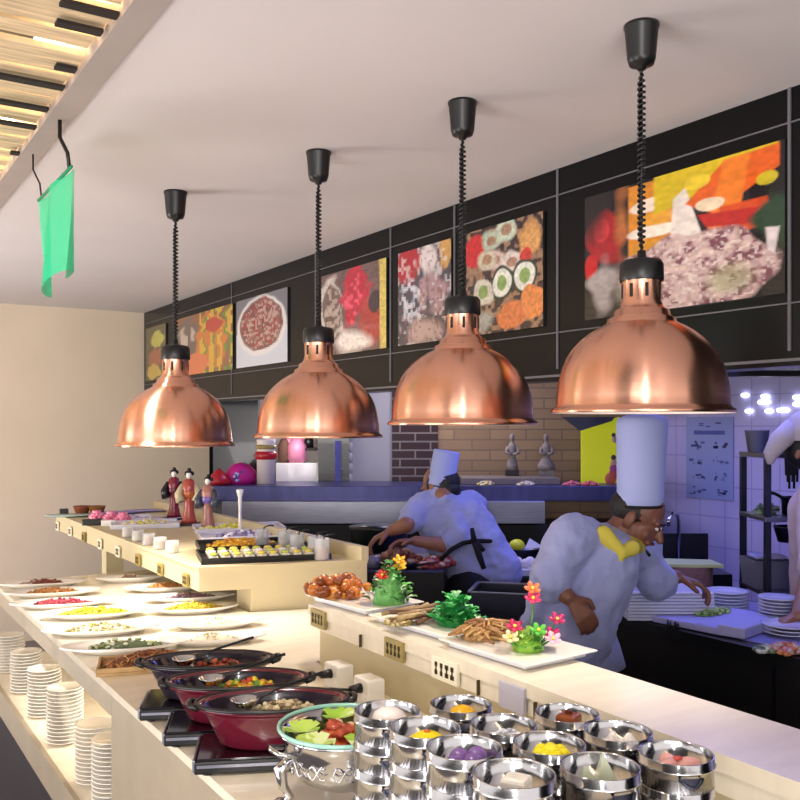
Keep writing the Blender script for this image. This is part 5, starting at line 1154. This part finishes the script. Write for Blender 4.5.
# ---- front chef, bending to the right
def chef_front():
    hipc = Q(572, 632, 3.12); t = thing('person', (hipc.x, hipc.y, .004), 'chef in white coat, tall hat and yellow scarf bending over plates', 'person')
    O = Vector((hipc.x, hipc.y, .004))
    q = lambda px, py, d: Q(px, py, d)-O
    hc = q(637, 517, 3.16); fwd = (R*.78-F*.42+Vector((0, 0, -.50))).normalized(); up = (Vector((0, 0, 1))+R*.12)
    neck = q(613, 540, 3.17); shL = q(571, 537, 3.02); shR = q(640, 549, 3.32); chest = q(600, 560, 3.16); waist = q(582, 595, 3.16); hip = q(572, 632, 3.16)
    elL = q(549, 580, 2.98); wrL = q(568, 597, 2.93); elR = q(655, 583, 3.34); wrR = q(676, 577, 3.32)
    hL = q(558, 640, 3.10); hR = q(590, 640, 3.24)
    body = MB(); T, Mx = head(body, hc, fwd, up)
    body.capsule(hc+(neck-hc)*.35, .058, neck, .062); body.capsule(neck, .062, chest, .10)
    for a_ in (-.06, .06): body.capsule(chest+F*a_, .10, waist+F*a_, .095); body.capsule(waist+F*a_, .095, hip+F*a_, .10)
    body.capsule(shL, .05, elL, .042); body.capsule(elL, .042, wrL, .027); body.capsule(shR, .05, elR, .042); body.capsule(elR, .042, wrR, .027)
    hand(body, wrL, (R*.45-F*.25+Vector((0, 0, -.55))), R*1.0+F*.2+Vector((0, 0, .4)), 1.05, .95)
    hand(body, wrR, (R*1.0-F*.15+Vector((0, 0, -.28))), -F, .75, .95)
    legs(body, hL, hR, R*1, .07)
    bo = remesh(body, 'body', M['skind'], t, .0055, 3)
    face_bits(T, Mx, t)
    # coat
    c = MB()
    for a_ in (-.07, 0, .07): c.capsule(chest+F*a_, .125, waist+F*a_, .130); c.capsule(waist+F*a_, .130, hip+F*a_+R*-.01, .140)
    c.capsule(shL, .078, neck+F*-.02+Vector((0, 0, -.03)), .075); c.capsule(shR, .075, neck+F*.02+Vector((0, 0, -.03)), .075); c.capsule(neck+Vector((0, 0, -.05)), .08, chest, .13)
    c.capsule(shL, .082, elL, .072); c.capsule(elL+Vector((0, 0, .01)), .072, elL+(wrL-elL)*.15, .066); c.capsule(shR, .076, elR, .066); c.capsule(elR, .066, elR+(wrR-elR)*.35, .058)
    c.capsule(hip+R*-.08, .11, q(542, 612, 3.12), .06); c.capsule(q(540, 606, 3.08), .05, q(530, 622, 3.06), .030)
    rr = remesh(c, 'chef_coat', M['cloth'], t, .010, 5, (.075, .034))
    # hem skirt of coat
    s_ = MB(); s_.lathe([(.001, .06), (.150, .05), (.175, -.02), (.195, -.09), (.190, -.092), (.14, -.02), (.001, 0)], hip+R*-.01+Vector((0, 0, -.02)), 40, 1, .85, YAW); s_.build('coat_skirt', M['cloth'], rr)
    # scarf
    sc = MB(); a0 = neck+(hc-neck)*.22
    ring = [a0+(R*math.cos(i*2*PI/16)*.070+F*math.sin(i*2*PI/16)*.072+Vector((0, 0, -.02-.03*math.cos(i*2*PI/16)+.01))) for i in range(17)]; sc.tube(ring, .026, 10, cap=False)
    kn = q(622, 553, 2.99); sc.tube([ring[8], q(603, 535, 3.00), kn], [.024, .034, .022], 10); sc.tube([ring[0], q(632, 548, 3.01), kn], [.020, .028, .020], 10); sc.ell(kn, (.022, .022, .022)); sc.tube([kn, q(619, 562, 2.985)], [.018, .012], 8)
    remesh(sc, 'scarf', M['yellow'], t, .005, 2)
    # buttons and pen
    b = MB(); b.tube([q(645, 550, 3.22), q(650, 556, 3.22)], .006, 8); b.build('pen', M['plastic'], t)
    # hair
    h = MB(); h.ell(T(0, -.022, .022), (.079, .090, .072), n=20, m=12, mtx=Mx); h.build('hair', M['hair'], t)
    # hat
    hb = T(0, -.012, .040); hu = (Vector((0, 0, 1))+R*.03).normalized(); hx = R.copy(); hy = hu.cross(hx); HM = Matrix((hx, hy, hu)).transposed()
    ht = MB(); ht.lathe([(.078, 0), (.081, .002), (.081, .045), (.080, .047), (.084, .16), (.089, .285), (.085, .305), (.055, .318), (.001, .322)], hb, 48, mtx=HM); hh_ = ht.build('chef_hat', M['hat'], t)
    hbd = MB(); hbd.lathe([(.080, -.006), (.084, -.005), (.084, .004), (.080, .005)], hb, 48, mtx=HM); hbd.build('hat_band', M['trousers'], hh_)
    # trousers and shoes
    tr = MB(); fr = R
    for h_ in (hL, hR):
        tr.capsule(h_, .10, Vector((h_.x, h_.y, .47)), .078); tr.capsule(Vector((h_.x, h_.y, .47)), .078, Vector((h_.x, h_.y, .13)), .066)
    tr.capsule(hL, .10, hR, .10); remesh(tr, 'trousers', M['trousers'], t, .014, 4)
    shoes(t, (hL, hR), R)
chef_front()

# ---- rear chef, leaning to the left with his back to us
def chef_back():
    hipc = Q(482, 585, 4.5); O = Vector((hipc.x, hipc.y, .004)); t = thing('person', O, 'chef seen from behind in white shirt and black apron leaning left', 'person')
    q = lambda px, py, d: Q(px, py, d)-O
    hc = q(440, 487, 4.56); fwd = (-R*.75+F*.55+Vector((0, 0, -.45))).normalized(); up = Vector((0, 0, 1))+R*.15
    neck = q(443, 497, 4.5); shL = q(422, 508, 4.52); shR = q(470, 505, 4.60); chest = q(452, 520, 4.52); waist = q(468, 545, 4.5); hip = q(481, 582, 4.5)
    elL = q(406, 525, 4.38); wrL = q(391, 531, 4.40); elR = q(443, 545, 4.39); wrR = q(416, 541, 4.36)
    hL = q(470, 592, 4.44); hR = q(492, 592, 4.58)
    body = MB(); T, Mx = head(body, hc, fwd, up)
    body.capsule(hc+(neck-hc)*.4, .055, neck, .06); body.capsule(neck, .06, chest, .10)
    for a_ in (-.05, .05): body.capsule(chest+R*a_, .09, waist+R*a_, .09); body.capsule(waist+R*a_, .09, hip+R*a_, .10)
    body.capsule(shL, .05, elL, .040); body.capsule(elL, .040, wrL, .027); body.capsule(shR, .05, q(454, 532, 4.46), .042); body.capsule(q(454, 532, 4.46), .042, elR, .038); body.capsule(elR, .038, wrR, .027)
    hand(body, wrL, (-R*.75-F*.1+Vector((0, 0, -.35))), -F, .8, 1.); hand(body, wrR, (-R*1.-F*.2+Vector((0, 0, -.05))), -F+Vector((0, 0, .4)), .7, 1.)
    legs(body, hL, hR, R*-1, .07); remesh(body, 'body', M['skin'], t, .007, 3)
    face_bits(T, Mx, t)
    c = MB()
    for a_ in (-.09, 0, .09): c.capsule(chest+R*a_*1.0, .105, waist+R*a_, .110)
    for a_ in (-.07, 0, .07): c.capsule(waist+R*a_, .115, q(484, 572, 4.5)+R*a_, .125)
    c.capsule(shL, .075, neck+Vector((0, 0, -.03)), .065); c.capsule(shR, .08, neck+Vector((0, 0, -.03)), .065); c.capsule(neck+Vector((0, 0, -.05)), .07, chest, .12); c.capsule(neck+Vector((0, 0, -.03)), .066, neck+(hc-neck)*.28, .066)
    c.capsule(shL, .082, q(409, 522, 4.42), .062); c.capsule(shR, .078, q(458, 535, 4.42), .07); c.capsule(q(458, 535, 4.42), .07, q(449, 543, 4.40), .055)
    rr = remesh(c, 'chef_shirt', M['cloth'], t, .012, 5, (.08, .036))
    # apron strings
    ap = MB(); W = waist+Vector((0, 0, -.0))
    pts = [q(440, 560, 4.30), q(452, 549, 4.30), q(463, 543, 4.34), q(475, 541, 4.355), q(490, 541, 4.40), q(500, 543, 4.48)]; ap.tube(pts, .011, 8)
    ap.ell(q(474, 541, 4.33), (.016, .016, .016)); ap.tube([q(474, 541, 4.33), q(472, 528, 4.335)], [.016, .010], 8); ap.tube([q(474, 541, 4.33), q(479, 555, 4.31), q(484, 569, 4.30)], [.014, .016, .012], 8); ap.tube([q(476, 542, 4.33), q(484, 551, 4.315)], [.014, .010], 8)
    ap.build('apron_strings', M['trousers'], rr)
    h = MB(); h.ell(T(0, -.024, .012), (.084, .092, .092), n=20, m=12, mtx=Mx); h.ell(T(0, -.06, -.035), (.062, .045, .055), n=16, m=10, mtx=Mx); h.build('hair', M['hair'], t)
    hb = q(441, 485.5, 4.54); hu = (Vector((0, 0, 1))+R*.17).normalized(); hx = (R-hu*R.dot(hu)).normalized(); hy = hu.cross(hx); HM = Matrix((hx, hy, hu)).transposed()
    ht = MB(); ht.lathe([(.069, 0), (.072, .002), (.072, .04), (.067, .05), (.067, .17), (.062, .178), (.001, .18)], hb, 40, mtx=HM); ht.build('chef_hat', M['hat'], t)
    tr = MB()
    for h_ in (hL, hR):
        tr.capsule(h_, .125, Vector((h_.x, h_.y, .50)), .10); tr.capsule(Vector((h_.x, h_.y, .50)), .10, Vector((h_.x, h_.y, .13)), .07)
    tr.capsule(hL, .128, hR, .13); remesh(tr, 'trousers', M['trousers'], t, .014, 4)
    shoes(t, (hL, hR), -R)
chef_back()

# ---- person at the right edge
def person_edge():
    hipc = Q(846, 600, 3.9); O = Vector((hipc.x, hipc.y, .004)); t = thing('person', O, 'person in pale hat partly cut off at the right edge', 'person')
    q = lambda px, py, d: Q(px, py, d)-O
    hc = q(812, 450, 3.8); fwd = (R*.45-F*.75+Vector((0, 0, -.30))).normalized(); up = Vector((0, 0, 1))
    neck = q(823, 478, 3.85); shL = q(815, 494, 3.68); shR = q(860, 494, 3.98); chest = q(833, 510, 3.84); hip = q(837, 600, 3.9)
    elL = q(813, 565, 3.52); wrL = q(799, 616, 3.30); elR = q(866, 560, 3.8); wrR = q(842, 600, 3.5)
    body = MB(); T, Mx = head(body, hc, fwd, up); body.capsule(hc+(neck-hc)*.4, .05, neck, .055); body.capsule(neck, .055, chest, .10)
    for a_ in (-.06, .06): body.capsule(chest+R*a_, .09, hip+R*a_, .10)
    body.capsule(shL, .048, elL, .04); body.capsule(elL, .04, wrL, .028); body.capsule(shR, .048, elR, .04); body.capsule(elR, .04, wrR, .028)
    hand(body, wrL, (-R*.75-F*.1+Vector((0, 0, -.25))), F, .6, .95); hand(body, wrR, (-R*.6-F*.4+Vector((0, 0, -.3))), -F, .6, .95)
    hL, hR = hip+F*-.08, hip+F*.08; legs(body, hL, hR, R*-1, .07); remesh(body, 'body', M['skin'], t, .006, 3); face_bits(T, Mx, t)
    c = MB()
    for a_ in (-.08, .08): c.capsule(chest+R*a_, .105, hip+R*a_, .12)
    c.capsule(shL, .07, neck+Vector((0, 0, -.04)), .06); c.capsule(shR, .07, neck+Vector((0, 0, -.04)), .06); c.capsule(shL, .07, elL, .06); c.capsule(shR, .07, elR, .06); c.capsule(neck+Vector((0, 0, -.06)), .07, chest, .12)
    remesh(c, 'jacket', mat('pale_jacket', 'c8b4b8', .8, bump=(16, .4)), t, .012, 5, (.12, .02))
    h = MB(); h.ell(T(0, -.026, .004), (.090, .096, .100), n=20, m=12, mtx=Mx); h.build('hair', M['hair'], t)
    hu = (Vector((0, 0, 1))-R*.0).normalized(); hx = R.copy(); hy = hu.cross(hx); HM = Matrix((hx, hy, hu)).transposed()
    ht = MB(); ht.lathe([(.090, .0), (.096, .002), (.100, .05), (.085, .10), (.05, .125), (.001, .13)], T(0, -.02, .035), 40, mtx=HM)
    ht.tube([T(0, -.02, .035)-R*.07+Vector((0, 0, .05)), T(0, -.02, .035)-R*.13, T(0, -.02, .035)-R*.17-Vector((0, 0, .06)), T(0, -.02, .035)-R*.17-Vector((0, 0, .10))], [.05, .045, .03, .012], 12); ht.build('cloth_hat', mat('pale_hat', 'b8aeb4', .85, bump=(14, .4)), t)
    tr = MB()
    for h_ in (hL, hR): tr.capsule(h_, .105, Vector((h_.x, h_.y, .47)), .08); tr.capsule(Vector((h_.x, h_.y, .47)), .08, Vector((h_.x, h_.y, .13)), .065)
    remesh(tr, 'trousers', M['trousers'], t, .014, 4); shoes(t, (hL, hR), -R)
person_edge()
